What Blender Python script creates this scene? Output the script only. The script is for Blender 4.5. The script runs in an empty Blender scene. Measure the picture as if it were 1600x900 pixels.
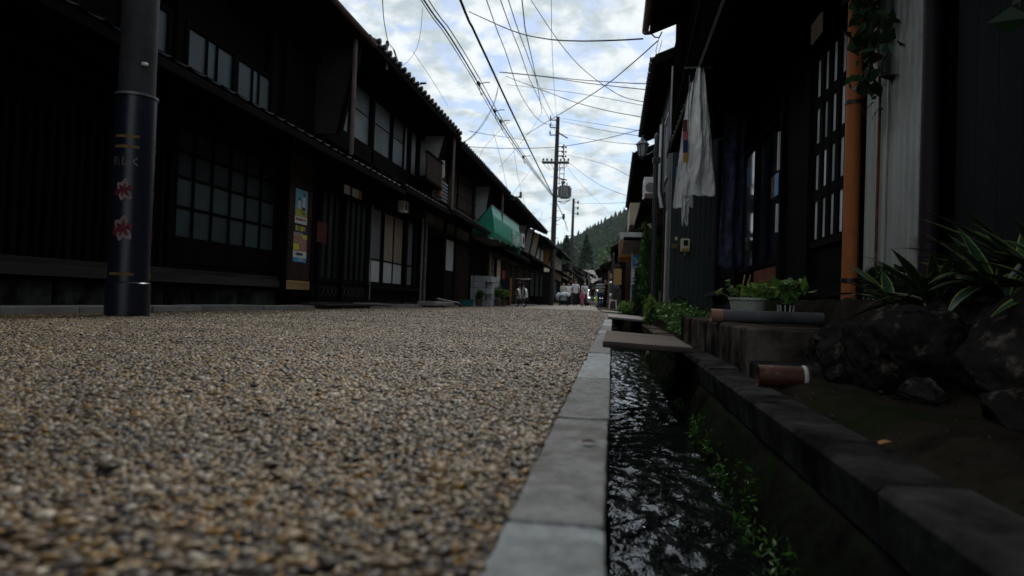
import bpy, bmesh, math, random
import numpy as np
from mathutils import Vector, Matrix, Euler, noise as mnoise
R = math.radians
rnd = random.Random(7)
SC = bpy.context.scene
COL = SC.collection

# ------------------------------------------------------------------ camera
CAMH = 0.23
cam = bpy.data.cameras.new('camera'); camo = bpy.data.objects.new('camera', cam); COL.objects.link(camo)
cam.sensor_width = 36.0; cam.lens = 24.0; cam.clip_start = 0.05; cam.clip_end = 4000
camo.matrix_world = (Matrix.Translation((0, 0, CAMH)) @ Matrix.Rotation(R(8.41), 4, 'Z')
                     @ Matrix.Rotation(R(90 + 1.047), 4, 'X') @ Matrix.Rotation(R(2.0), 4, 'Z'))
cam.dof.use_dof = True; cam.dof.focus_distance = 4.5; cam.dof.aperture_fstop = 3.4
SC.camera = camo

# ------------------------------------------------------------------ sky and sun
SUN_EL, SUN_AZ = 52.0, 1.0            # azimuth from +Y towards +X
w = bpy.data.worlds.new('World'); SC.world = w; w.use_nodes = True
nt = w.node_tree; nt.nodes.clear(); N = nt.nodes.new; L = nt.links.new
tc = N('ShaderNodeTexCoord'); sep = N('ShaderNodeSeparateXYZ'); L(tc.outputs['Generated'], sep.inputs[0])
def wm(op, a, b=None):
    n = N('ShaderNodeMath'); n.operation = op
    for i, v in enumerate((a, b)):
        if v is None: continue
        if isinstance(v, (int, float)): n.inputs[i].default_value = v
        else: L(v, n.inputs[i])
    return n.outputs[0]
zz = wm('ADD', wm('MAXIMUM', sep.outputs[2], 0.0), 0.30)
cmb = N('ShaderNodeCombineXYZ'); L(wm('DIVIDE', sep.outputs[0], zz), cmb.inputs[0]); L(wm('DIVIDE', sep.outputs[1], zz), cmb.inputs[1])
def wnoise(scale, detail, rough, off, dist=0.0):
    mp = N('ShaderNodeMapping'); mp.inputs['Location'].default_value = off; L(cmb.outputs[0], mp.inputs[0])
    n = N('ShaderNodeTexNoise'); n.inputs['Scale'].default_value = scale; n.inputs['Detail'].default_value = detail
    n.inputs['Roughness'].default_value = rough; n.inputs['Distortion'].default_value = dist; L(mp.outputs[0], n.inputs['Vector']); return n.outputs[0]
def wramp(src, stops):
    r = N('ShaderNodeValToRGB'); r.color_ramp.elements[0].position = stops[0][0]; r.color_ramp.elements[0].color = (*stops[0][1], 1)
    r.color_ramp.elements[1].position = stops[-1][0]; r.color_ramp.elements[1].color = (*stops[-1][1], 1)
    for p, c in stops[1:-1]:
        e = r.color_ramp.elements.new(p); e.color = (*c, 1)
    r.color_ramp.interpolation = 'EASE'
    L(src, r.inputs[0]); return r.outputs[0]
puff = wnoise(10.0, 7, 0.58, (3.1, 1.7, 0), 0.4); sheet = wnoise(1.5, 3, 0.5, (0.4, 5.2, 0))
cover = wm('ADD', wm('MULTIPLY', puff, 0.80), wm('MULTIPLY', sheet, 0.28))
mask = wramp(cover, [(0.43, (0, 0, 0)), (0.57, (1, 1, 1))])
shade = wnoise(9.0, 5, 0.55, (8.0, 2.0, 0), 0.1)
ccol = wramp(shade, [(0.36, (0.46, 0.54, 0.575)), (0.58, (0.80, 0.845, 0.86))])
sky = N('ShaderNodeTexSky'); sky.sky_type = 'NISHITA'; sky.sun_disc = False
sky.sun_elevation = R(SUN_EL); sky.sun_rotation = R(SUN_AZ); sky.air_density = 1.0; sky.dust_density = 1.2; sky.ozone_density = 2.5
b1 = N('ShaderNodeBackground'); L(sky.outputs[0], b1.inputs[0]); b1.inputs[1].default_value = 0.082
b2 = N('ShaderNodeBackground'); L(ccol, b2.inputs[0]); b2.inputs[1].default_value = 0.74
mx = N('ShaderNodeMixShader'); L(mask, mx.inputs[0]); L(b1.outputs[0], mx.inputs[1]); L(b2.outputs[0], mx.inputs[2])
wo = N('ShaderNodeOutputWorld'); L(mx.outputs[0], wo.inputs[0])

sl = bpy.data.lights.new('sun', 'SUN'); sl.energy = 1.5; sl.angle = R(16); sl.color = (1, 0.96, 0.9)
so = bpy.data.objects.new('sun', sl); COL.objects.link(so)
sd = Vector((math.sin(R(SUN_AZ)) * math.cos(R(SUN_EL)), math.cos(R(SUN_AZ)) * math.cos(R(SUN_EL)), math.sin(R(SUN_EL))))
so.rotation_euler = sd.to_track_quat('Z', 'Y').to_euler(); so.location = (0, 20, 30)
VS = SC.view_settings; VS.view_transform = 'Standard'; VS.look = 'None'; VS.exposure = 0.68; VS.gamma = 1.0; VS.use_curve_mapping = False
SC.cycles.max_bounces = 6; SC.cycles.diffuse_bounces = 3; SC.cycles.glossy_bounces = 3; SC.cycles.transparent_max_bounces = 8
SC.cycles.use_denoising = True

# ------------------------------------------------------------------ materials
MAT = {}
def mat(name, c, rough=0.7, var=0.35, scale=6.0, stretch=(1, 1, 1), bump=0.15, c2=None, spec=0.12, metal=0.0, piece=0.15,
        dirt=None, dirt_scale=2.0, dirt_at=(0.5, 0.7), bscale=None, trans=0.0, coord='Object'):
    """c..c2 mottled by stretched noise, brightness differing from piece to piece, optional stains, fine relief."""
    if name in MAT: return MAT[name]
    m = bpy.data.materials.new(name); m.use_nodes = True; t = m.node_tree; n = t.nodes; l = t.links.new
    bs = n['Principled BSDF']; bs.inputs['Roughness'].default_value = rough; bs.inputs['Metallic'].default_value = metal
    bs.inputs['Specular IOR Level'].default_value = spec
    if c2 is None: c2 = tuple(min(1, x * (1 + var * 1.6)) for x in c); c = tuple(x * (1 - var) for x in c)
    co = n.new('ShaderNodeTexCoord'); mp = n.new('ShaderNodeMapping'); mp.inputs['Scale'].default_value = stretch
    oi = n.new('ShaderNodeObjectInfo'); ofs = n.new('ShaderNodeVectorMath'); ofs.operation = 'MULTIPLY_ADD'
    cx = n.new('ShaderNodeCombineXYZ')
    for i in range(3): l(oi.outputs['Random'], cx.inputs[i])
    l(cx.outputs[0], ofs.inputs[0]); ofs.inputs[1].default_value = (17, 31, 23); l(co.outputs[coord], ofs.inputs[2]); l(ofs.outputs[0], mp.inputs[0])
    nz = n.new('ShaderNodeTexNoise'); nz.inputs['Scale'].default_value = scale; nz.inputs['Detail'].default_value = 6; nz.inputs['Roughness'].default_value = 0.62
    l(mp.outputs[0], nz.inputs['Vector'])
    rp = n.new('ShaderNodeValToRGB'); rp.color_ramp.elements[0].position = 0.3; rp.color_ramp.elements[1].position = 0.72
    rp.color_ramp.elements[0].color = (*c, 1); rp.color_ramp.elements[1].color = (*c2, 1); l(nz.outputs[0], rp.inputs[0])
    out = rp.outputs[0]
    if dirt:
        d = n.new('ShaderNodeTexNoise'); d.inputs['Scale'].default_value = dirt_scale; d.inputs['Detail'].default_value = 7; d.inputs['Roughness'].default_value = 0.65
        l(ofs.outputs[0], d.inputs['Vector'])
        dr = n.new('ShaderNodeValToRGB'); dr.color_ramp.elements[0].position = dirt_at[0]; dr.color_ramp.elements[1].position = dirt_at[1]; l(d.outputs[0], dr.inputs[0])
        mi = n.new('ShaderNodeMix'); mi.data_type = 'RGBA'; l(dr.outputs[0], mi.inputs[0]); l(out, mi.inputs[6]); mi.inputs[7].default_value = (*dirt, 1); out = mi.outputs[2]
    if piece:
        ml = n.new('ShaderNodeMath'); ml.operation = 'MULTIPLY_ADD'; l(oi.outputs['Random'], ml.inputs[0]); ml.inputs[1].default_value = 2 * piece; ml.inputs[2].default_value = 1 - piece
        hv = n.new('ShaderNodeHueSaturation'); l(ml.outputs[0], hv.inputs['Value']); l(out, hv.inputs['Color']); out = hv.outputs[0]
    l(out, bs.inputs['Base Color'])
    if bump:
        bn = n.new('ShaderNodeTexNoise'); bn.inputs['Scale'].default_value = bscale or scale * 5; bn.inputs['Detail'].default_value = 5; l(mp.outputs[0], bn.inputs['Vector'])
        bp = n.new('ShaderNodeBump'); bp.inputs['Strength'].default_value = bump; bp.inputs['Distance'].default_value = 0.01; l(bn.outputs[0], bp.inputs['Height']); l(bp.outputs[0], bs.inputs['Normal'])
    if trans: bs.inputs['Transmission Weight'].default_value = trans
    MAT[name] = m; return m
V3 = (1, 1, 0.08); H3 = (1, 0.08, 1)
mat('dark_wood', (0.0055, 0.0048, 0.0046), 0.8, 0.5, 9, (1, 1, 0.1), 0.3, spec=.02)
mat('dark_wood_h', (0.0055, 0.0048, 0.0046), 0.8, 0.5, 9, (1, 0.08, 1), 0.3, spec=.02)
mat('shade_wood', (0.003, 0.0028, 0.0028), 0.9, 0.5, 9, (1, 1, 0.1), 0.3, spec=.0)  # darker copy of dark_wood: sky-lit upper boards coloured black as if in shade
mat('brown_wood', (0.026, 0.014, 0.009), 0.7, 0.45, 9, V3, 0.25, spec=.12)
mat('weathered', (0.032, 0.027, 0.024), 0.8, 0.5, 8, H3, 0.35)
mat('tan_wood', (0.30, 0.19, 0.075), 0.7, 0.3, 10, H3, 0.2)
mat('orange_wood', (0.30, 0.13, 0.05), 0.7, 0.3, 10, V3, 0.2)
mat('plaster', (0.36, 0.355, 0.345), 0.9, 0.12, 3, bump=0.1, dirt=(0.2, 0.19, 0.17), dirt_at=(0.55, 0.85))
mat('cream', (0.52, 0.45, 0.33), 0.9, 0.12, 3, bump=0.1, dirt=(0.25, 0.21, 0.16), dirt_at=(0.55, 0.85))
mat('greyplaster', (0.12, 0.12, 0.12), 0.9, 0.2, 3, bump=0.15)
mat('tile', (0.024, 0.026, 0.030), 0.6, 0.4, 5, bump=0.1, spec=0.25, piece=0.3)
mat('concrete', (0.085, 0.070, 0.057), 0.95, 0.35, 5, bump=0.5, dirt=(0.014, 0.013, 0.012), dirt_scale=3.2, dirt_at=(0.40, 0.58), spec=0)
mat('black_metal', (0.012, 0.012, 0.014), 0.4, 0.3, 5, bump=0.05, spec=0.5)
mat('grey_metal', (0.17, 0.175, 0.18), 0.45, 0.25, 5, bump=0.05, metal=0.4, spec=0.5)
mat('pipe_brown', (0.135, 0.095, 0.085), 0.5, 0.25, 5, bump=0.05)
mat('pipe_white', (0.55, 0.55, 0.54), 0.5, 0.15, 4, bump=0.03)
mat('white_paint', (0.72, 0.72, 0.70), 0.45, 0.1, 4, bump=0.03)
mat('green_leaf', (0.035, 0.10, 0.02), 0.5, 0.5, 3, bump=0, spec=0.4, piece=0.2)
mat('dark_leaf', (0.018, 0.05, 0.016), 0.5, 0.5, 3, bump=0, spec=0.4, piece=0.2)
mat('bright_leaf', (0.11, 0.22, 0.03), 0.5, 0.4, 3, bump=0, spec=0.4, piece=0.2)
mat('fern', (0.05, 0.15, 0.03), 0.55, 0.5, 3, bump=0, spec=0.3)
mat('bark', (0.05, 0.042, 0.035), 0.9, 0.4, 8, V3, 0.5)
mat('cable', (0.012, 0.012, 0.013), 0.6, 0.2, 4, bump=0, piece=0.3)

def glass(name, c, rough=0.12, spec=0.5, wob=0.04):
    m = mat(name, c, rough, 0.25, 2.5, bump=wob, bscale=3, spec=spec, piece=0.45); return m
glass('frosted_dark', (0.006, 0.009, 0.011), 0.42, .25)
glass('frosted_teal', (0.034, 0.054, 0.060), 0.45, .35)
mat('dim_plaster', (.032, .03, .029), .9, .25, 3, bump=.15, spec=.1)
glass('frosted_white', (0.58, 0.62, 0.62), 0.5)
glass('frosted_grey', (0.10, 0.112, 0.118), 0.5)
glass('clear_dark', (0.008, 0.010, 0.012), 0.05, 0.6)

# ------------------------------------------------------------------ mesh helpers
WL = {}                                   # world location of every parent
def tag(o, label=None, cat=None, group=None, kind=None):
    if label: o['label'] = label
    if cat: o['category'] = cat
    if group: o['group'] = group
    if kind: o['kind'] = kind
    return o
def link(o, parent=None, loc=(0, 0, 0), world=True):
    COL.objects.link(o)
    if parent is not None:
        o.parent = parent; o.location = Vector(loc) - WL.get(parent.name, Vector()) if world else Vector(loc)
    else: o.location = loc
    WL[o.name] = Vector(loc); return o
def empty(name, loc, rz=0, label=None, cat=None, group=None):
    o = bpy.data.objects.new(name, None); o.empty_display_size = 0.2; link(o, None, loc); o.rotation_euler = (0, 0, rz)
    return tag(o, label, cat, group)
class MB:
    def __init__(s): s.v = []; s.f = []
    def add(s, vs, fs):
        k = len(s.v); s.v += [tuple(p) for p in vs]; s.f += [tuple(i + k for i in f) for f in fs]; return s
    def box(s, a, b):
        (x0, y0, z0), (x1, y1, z1) = a, b
        x0, x1 = min(x0, x1), max(x0, x1); y0, y1 = min(y0, y1), max(y0, y1); z0, z1 = min(z0, z1), max(z0, z1)
        return s.add([(x0, y0, z0), (x1, y0, z0), (x1, y1, z0), (x0, y1, z0), (x0, y0, z1), (x1, y0, z1), (x1, y1, z1), (x0, y1, z1)],
                     [(0, 3, 2, 1), (4, 5, 6, 7), (0, 1, 5, 4), (1, 2, 6, 5), (2, 3, 7, 6), (3, 0, 4, 7)])
    def prism(s, poly, d):
        """poly: 3-D points of one face (any plane); d: extrusion vector"""
        n = len(poly); p = [Vector(q) for q in poly]; d = Vector(d)
        return s.add(p + [q + d for q in p], [tuple(range(n))[::-1], tuple(range(n, 2 * n))] + [(i, (i + 1) % n, n + (i + 1) % n, n + i) for i in range(n)])
    def tube(s, pts, r, n=8, cap=True):
        pts = [Vector(p) for p in pts]; rs = r if isinstance(r, (list, tuple)) else [r] * len(pts)
        k = len(s.v); up = None
        for i, p in enumerate(pts):
            t = (pts[min(i + 1, len(pts) - 1)] - pts[max(i - 1, 0)]).normalized()
            if up is None: up = Vector((0, 0, 1)) if abs(t.z) < 0.9 else Vector((1, 0, 0))
            a = t.cross(up).normalized(); b = a.cross(t).normalized(); up = b
            for j in range(n):
                q = 2 * math.pi * j / n; s.v.append(tuple(p + (a * math.cos(q) + b * math.sin(q)) * rs[i]))
        for i in range(len(pts) - 1):
            for j in range(n):
                s.f.append((k + i * n + j, k + i * n + (j + 1) % n, k + (i + 1) * n + (j + 1) % n, k + (i + 1) * n + j))
        if cap:
            s.f.append(tuple(k + j for j in range(n))[::-1]); s.f.append(tuple(k + (len(pts) - 1) * n + j for j in range(n)))
        return s
    def lathe(s, c, prof, n=16, axis='z', close=True):
        """prof: (radius, height) along an axis through c"""
        k = len(s.v); c = Vector(c)
        for r, h in prof:
            for j in range(n):
                q = 2 * math.pi * j / n; u, v = r * math.cos(q), r * math.sin(q)
                s.v.append(tuple(c + Vector({'z': (u, v, h), 'x': (h, u, v), 'y': (v, h, u)}[axis])))
        m = len(prof)
        for i in range(m - 1):
            for j in range(n): s.f.append((k + i * n + j, k + i * n + (j + 1) % n, k + (i + 1) * n + (j + 1) % n, k + (i + 1) * n + j))
        if close: s.f.append(tuple(k + j for j in range(n))[::-1]); s.f.append(tuple(k + (m - 1) * n + j for j in range(n)))
        return s
    def mesh(s, name, material, smooth=False, bevel=0.0):
        me = bpy.data.meshes.new(name); me.from_pydata(s.v, [], s.f)
        if bevel:
            bm = bmesh.new(); bm.from_mesh(me); bmesh.ops.recalc_face_normals(bm, faces=bm.faces)
            es = [e for e in bm.edges if len(e.link_faces) == 2 and e.calc_face_angle(0) > 0.5]
            bmesh.ops.bevel(bm, geom=es, offset=bevel, segments=2, profile=0.6, affect='EDGES', clamp_overlap=True); bm.to_mesh(me); bm.free()
        if smooth:
            me.polygons.foreach_set('use_smooth', [True] * len(me.polygons))
            try: me.set_sharp_from_angle(angle=R(40))
            except Exception: pass
        if material is not None: me.materials.append(MAT[material] if isinstance(material, str) else material)
        me.update(); return me
    def build(s, name, material, parent=None, smooth=False, bevel=0.0, local=False):
        o = bpy.data.objects.new(name, s.mesh(name, material, smooth, bevel))
        if local and parent is not None:
            COL.objects.link(o); o.parent = parent; WL[o.name] = WL.get(parent.name, Vector()).copy(); return o
        return link(o, parent)
def bx(name, a, b, material, parent=None, bevel=0.0):
    return MB().box(a, b).build(name, material, parent, bevel=bevel)
_cache = {}
def pc(name, size, centre, material, parent, bevel=0.0, rot=None, local=False):
    """one piece of a repeated kind: a box of that size at centre, mesh data shared between alike pieces"""
    key = (tuple(round(q, 3) for q in size), material, bevel)
    if key not in _cache:
        h = [q / 2 for q in size]; _cache[key] = MB().box((-h[0], -h[1], -h[2]), h).mesh(name, material, bevel=bevel)
    o = bpy.data.objects.new(name, _cache[key]); link(o, parent, centre, world=not local)
    if rot: o.rotation_euler = rot
    return o
def inst(name, me, loc, parent, rot=None, scale=None, local=False):
    o = bpy.data.objects.new(name, me); link(o, parent, loc, world=not local)
    if rot: o.rotation_euler = rot
    if scale: o.scale = scale if isinstance(scale, (tuple, list)) else (scale,) * 3
    return o
def npmesh(name, v, f, material, smooth=True):
    me = bpy.data.meshes.new(name); v = np.asarray(v, np.float32); f = np.asarray(f, np.int32); k = f.shape[1]
    me.vertices.add(len(v)); me.vertices.foreach_set('co', v.ravel()); me.loops.add(f.size); me.loops.foreach_set('vertex_index', f.ravel())
    me.polygons.add(len(f)); me.polygons.foreach_set('loop_start', np.arange(0, f.size, k, dtype=np.int32)); me.polygons.foreach_set('use_smooth', np.full(len(f), smooth))
    me.update(calc_edges=True); me.materials.append(MAT[material] if isinstance(material, str) else material); return me
def copy_tree(o, loc, label=None, parent=None):
    c = o.copy(); COL.objects.link(c); c.parent = parent
    if parent is None: c.location = loc
    WL[c.name] = Vector(loc)
    if label: c['label'] = label
    for ch in [q for q in o.children]: copy_tree(ch, loc, None, c)
    return c
def text_mesh(body, size, extrude=0.0, bold=0.0):
    c = bpy.data.curves.new('lettering', 'FONT'); c.body = body; c.size = size; c.extrude = extrude; c.offset = bold; c.align_x = 'CENTER'; c.align_y = 'CENTER'; c.resolution_u = 3
    o = bpy.data.objects.new('lettering', c); COL.objects.link(o); bpy.context.view_layer.update()
    me = bpy.data.meshes.new_from_object(o.evaluated_get(bpy.context.evaluated_depsgraph_get()))
    bpy.data.objects.remove(o); bpy.data.curves.remove(c); return me
def lettering(body, size, loc, rot, material, parent, bold=0.0, name='lettering'):
    me = text_mesh(body, size, 0.0015, bold); me.materials.clear(); me.materials.append(MAT[material])
    return inst(name, me, loc, parent, rot)
# ------------------------------------------------------------------ ground, road, kerb, channel
def cv(y):
    """how far the street's channel side has drifted by y"""
    if y <= 9: return 0.0
    if y <= 24: return -0.0021 * (y - 9) ** 2
    return -0.0021 * 225 - 0.028 * (y - 24)

def pebble_colours(n, l, rnd_out):
    rp = n.new('ShaderNodeValToRGB'); cr = rp.color_ramp; cr.interpolation = 'CONSTANT'
    cols = [(0.0, (.030, .024, .020)), (.19, (.155, .112, .072)), (.25, (.26, .175, .088)), (.37, (.070, .050, .034)), (.48, (.33, .255, .165)), (.62, (.195, .138, .085)),
            (.72, (.36, .31, .235)), (.80, (.29, .165, .055)), (.88, (.105, .088, .070)), (.955, (.54, .48, .39))]
    cr.elements[0].color = (*cols[0][1], 1); cr.elements[1].position = cols[1][0]; cr.elements[1].color = (*cols[1][1], 1)
    for p, c in cols[2:]:
        e = cr.elements.new(p); e.color = (*c, 1)
    l(rnd_out, rp.inputs[0]); return rp.outputs[0]
def road_material():
    m = bpy.data.materials.new('exposed_aggregate'); m.use_nodes = True; t = m.node_tree; n = t.nodes; l = t.links.new; bs = n['Principled BSDF']
    co = n.new('ShaderNodeTexCoord'); vo = n.new('ShaderNodeTexVoronoi'); vo.inputs['Scale'].default_value = 105; l(co.outputs['Object'], vo.inputs['Vector'])
    sp = n.new('ShaderNodeSeparateColor'); l(vo.outputs['Color'], sp.inputs[0])
    c = pebble_colours(n, l, sp.outputs[0])
    # grit between the stones, and broad worn patches
    ed = n.new('ShaderNodeValToRGB'); ed.color_ramp.elements[0].position = .38; ed.color_ramp.elements[1].position = .62; l(vo.outputs['Distance'], ed.inputs[0])
    mi = n.new('ShaderNodeMix'); mi.data_type = 'RGBA'; l(ed.outputs[0], mi.inputs[0]); l(c, mi.inputs[6]); mi.inputs[7].default_value = (.030, .023, .017, 1)
    bn = n.new('ShaderNodeTexNoise'); bn.inputs['Scale'].default_value = 0.9; bn.inputs['Detail'].default_value = 5; l(co.outputs['Object'], bn.inputs['Vector'])
    wr = n.new('ShaderNodeMapRange'); wr.inputs[1].default_value = .3; wr.inputs[2].default_value = .7; wr.inputs[3].default_value = .68; wr.inputs[4].default_value = 1.05; l(bn.outputs[0], wr.inputs[0])
    v2 = n.new('ShaderNodeTexVoronoi'); v2.inputs['Scale'].default_value = 24; l(co.outputs['Object'], v2.inputs['Vector']); s2 = n.new('ShaderNodeSeparateColor'); l(v2.outputs['Color'], s2.inputs[0])
    w2 = n.new('ShaderNodeMapRange'); w2.inputs[3].default_value = .72; w2.inputs[4].default_value = 1.28; l(s2.outputs[0], w2.inputs[0])
    mm = n.new('ShaderNodeMath'); mm.operation = 'MULTIPLY'; l(wr.outputs[0], mm.inputs[0]); l(w2.outputs[0], mm.inputs[1])
    hs = n.new('ShaderNodeHueSaturation'); hs.inputs['Saturation'].default_value = 1.1; l(mm.outputs[0], hs.inputs['Value']); l(mi.outputs[2], hs.inputs['Color']); l(hs.outputs[0], bs.inputs['Base Color'])
    bs.inputs['Roughness'].default_value = .6; bs.inputs['Specular IOR Level'].default_value = .2
    inv = n.new('ShaderNodeMath'); inv.operation = 'SUBTRACT'; inv.inputs[0].default_value = 1; l(vo.outputs['Distance'], inv.inputs[1])
    bp = n.new('ShaderNodeBump'); bp.inputs['Strength'].default_value = .8; bp.inputs['Distance'].default_value = .006; l(inv.outputs[0], bp.inputs['Height']); l(bp.outputs[0], bs.inputs['Normal'])
    MAT['aggregate'] = m
    m = bpy.data.materials.new('pebble'); m.use_nodes = True; t = m.node_tree; n = t.nodes; l = t.links.new; bs = n['Principled BSDF']
    oi = n.new('ShaderNodeObjectInfo'); c = pebble_colours(n, l, oi.outputs['Random'])
    co = n.new('ShaderNodeTexCoord'); nz = n.new('ShaderNodeTexNoise'); nz.inputs['Scale'].default_value = 2.5; l(co.outputs['Object'], nz.inputs['Vector'])
    wr = n.new('ShaderNodeMapRange'); wr.inputs[1].default_value = .3; wr.inputs[2].default_value = .7; wr.inputs[3].default_value = .40; wr.inputs[4].default_value = .80; l(nz.outputs[0], wr.inputs[0])
    ge = n.new('ShaderNodeNewGeometry'); pn_ = n.new('ShaderNodeTexNoise'); pn_.inputs['Scale'].default_value = 1.6; pn_.inputs['Detail'].default_value = 5; l(ge.outputs['Position'], pn_.inputs['Vector'])
    wp = n.new('ShaderNodeMapRange'); wp.inputs[1].default_value = .35; wp.inputs[2].default_value = .66; wp.inputs[3].default_value = .6; wp.inputs[4].default_value = 1.3; l(pn_.outputs[0], wp.inputs[0]); wq = n.new('ShaderNodeMath'); wq.operation = 'MULTIPLY'; l(wr.outputs[0], wq.inputs[0]); l(wp.outputs[0], wq.inputs[1])
    hs = n.new('ShaderNodeHueSaturation'); hs.inputs['Saturation'].default_value = 1.2; l(wq.outputs[0], hs.inputs['Value']); l(c, hs.inputs['Color']); l(hs.outputs[0], bs.inputs['Base Color'])
    bs.inputs['Roughness'].default_value = .5; bs.inputs['Specular IOR Level'].default_value = .3
    MAT['pebble'] = m
road_material()
mat('soil', (0.018, 0.0145, 0.011), 0.95, 0.45, 7, bump=0.6, dirt=(0.010, 0.016, 0.006), dirt_at=(.5, .65), spec=0)
mat('grit', (0.12, 0.105, 0.09), 0.9, 0.4, 12, bump=0.5)
mat('kerb_light', (0.235, 0.257, 0.268), 0.85, 0.3, 30, bump=0.6, bscale=160, dirt=(0.13, 0.13, 0.12), dirt_scale=7, dirt_at=(.50, .72), piece=.14)
mat('kerb_dark', (0.165, 0.168, 0.168), 0.85, 0.32, 30, bump=0.6, bscale=160, dirt=(0.085, 0.078, 0.066), dirt_scale=8, dirt_at=(.5, .72), piece=.12)
mat('coping', (0.034, 0.033, 0.032), 0.9, 0.4, 5, bump=0.5, dirt=(0.010, 0.010, 0.010), dirt_scale=4, dirt_at=(.42, .62), spec=0)
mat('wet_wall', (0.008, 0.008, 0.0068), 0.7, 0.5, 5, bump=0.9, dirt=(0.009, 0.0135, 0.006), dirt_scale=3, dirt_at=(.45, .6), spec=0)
mat('slab_stone', (0.25, 0.235, 0.22), 0.9, 0.25, 4, bump=0.4, dirt=(0.10, 0.085, 0.075), dirt_at=(.5, .75))
mat('plank', (0.095, 0.075, 0.062), 0.85, 0.35, 6, (0.1, 1, 1), 0.3, dirt=(.07, .055, .045), dirt_at=(.5, .75))

def strip(name, xa, xb, ys, z, material, kind='structure'):
    v = []; f = []
    for i, y in enumerate(ys):
        a, b = xa(y), xb(y); v += [(a, y, z(a, y) if callable(z) else z), (b, y, z(b, y) if callable(z) else z)]
        if i: f.append((2 * i - 2, 2 * i - 1, 2 * i + 1, 2 * i))
    o = link(bpy.data.objects.new(name, MB().add(v, f).mesh(name, material)))
    if kind: o['kind'] = kind
    return o
YS = [-60, -30, -10] + [-4 + i for i in range(0, 64)] + [70, 90, 120, 160, 250, 500, 900]
# the big sheets: street side and house side of the channel, and the channel bed between them
strip('ground', lambda y: -900, lambda y: cv(y) - 0.09, YS, -0.03, 'grit')
strip('ground', lambda y: cv(y) + 0.585, lambda y: 900, YS, -0.09, 'soil')
strip('channel_bed', lambda y: cv(y) - 0.12, lambda y: cv(y) + 0.62, YS, -0.55, 'soil')
road = strip('road', lambda y: -4.36, lambda y: cv(y) - 0.103, YS, 0.0, 'aggregate')

# exposed pebbles of the road surface close by, too many to count
def pebbles():
    rs = np.random.RandomState(3); P = []; S = []
    for y0, y1, dens, sz in ((-0.6, 0.6, 5000, .0058), (0.6, 1.5, 19000, .0047), (1.5, 2.6, 15000, .0046), (2.6, 4.0, 9500, .0048), (4.0, 5.5, 5200, .0052), (5.5, 7.5, 2300, .0060), (7.5, 10, 800, .0078), (10, 14, 380, .009), (14, 22, 130, .011)):
        w = lambda y: 1.08 * max(y, .3) + .45
        n = int(dens * (y1 - y0) * w(y1)); y = rs.uniform(y0, y1, n); x = -0.106 - rs.uniform(0, w(y1), n); keep = (-x < 1.08 * np.maximum(y, .3) + .45) & (x > -4.3)
        x, y = x[keep], y[keep]; s = sz * np.exp(rs.normal(0, .32, len(x))); P.append(np.stack([x, y, s * .12], 1)); S.append(s)
    P = np.concatenate(P).astype(np.float32); S = np.concatenate(S).astype(np.float32)
    me = bpy.data.meshes.new('road_pebbles'); me.vertices.add(len(P)); me.vertices.foreach_set('co', P.ravel())
    a = me.attributes.new('s', 'FLOAT', 'POINT'); a.data.foreach_set('value', S)
    r = np.stack([rs.uniform(-.5, .5, len(P)), rs.uniform(-.5, .5, len(P)), rs.uniform(0, 6.28, len(P))], 1).astype(np.float32)
    b = me.attributes.new('r', 'FLOAT_VECTOR', 'POINT'); b.data.foreach_set('vector', r.ravel()); me.update()
    o = link(bpy.data.objects.new('road_pebbles', me)); tag(o, 'brown and grey pebbles set in the near road surface', 'pebbles', kind='stuff')
    bm = bmesh.new(); bmesh.ops.create_icosphere(bm, subdivisions=2, radius=1)
    for q in bm.verts:
        k = 1 + .35 * mnoise.noise(q.co * 1.3); q.co = Vector((q.co.x * 1.15 * k, q.co.y * .85 * k, q.co.z * .52 * k))
    pm = bpy.data.meshes.new('pebble'); bm.to_mesh(pm); bm.free(); pm.polygons.foreach_set('use_smooth', [True] * len(pm.polygons)); pm.materials.append(MAT['pebble'])
    po = bpy.data.objects.new('pebble', pm)
    ng = bpy.data.node_groups.new('scatter', 'GeometryNodeTree')
    ng.interface.new_socket('Geometry', in_out='INPUT', socket_type='NodeSocketGeometry'); ng.interface.new_socket('Geometry', in_out='OUTPUT', socket_type='NodeSocketGeometry')
    N = ng.nodes.new; gi = N('NodeGroupInput'); go = N('NodeGroupOutput'); ip = N('GeometryNodeInstanceOnPoints'); ob = N('GeometryNodeObjectInfo'); ob.inputs[0].default_value = po
    na = N('GeometryNodeInputNamedAttribute'); na.data_type = 'FLOAT'; na.inputs[0].default_value = 's'
    nr = N('GeometryNodeInputNamedAttribute'); nr.data_type = 'FLOAT_VECTOR'; nr.inputs[0].default_value = 'r'
    k = ng.links.new; k(gi.outputs[0], ip.inputs['Points']); k(ob.outputs['Geometry'], ip.inputs['Instance']); k(na.outputs[0], ip.inputs['Scale']); k(nr.outputs[0], ip.inputs['Rotation']); k(ip.outputs[0], go.inputs[0])
    md = o.modifiers.new('scatter', 'NODES'); md.node_group = ng
pebbles()

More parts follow.
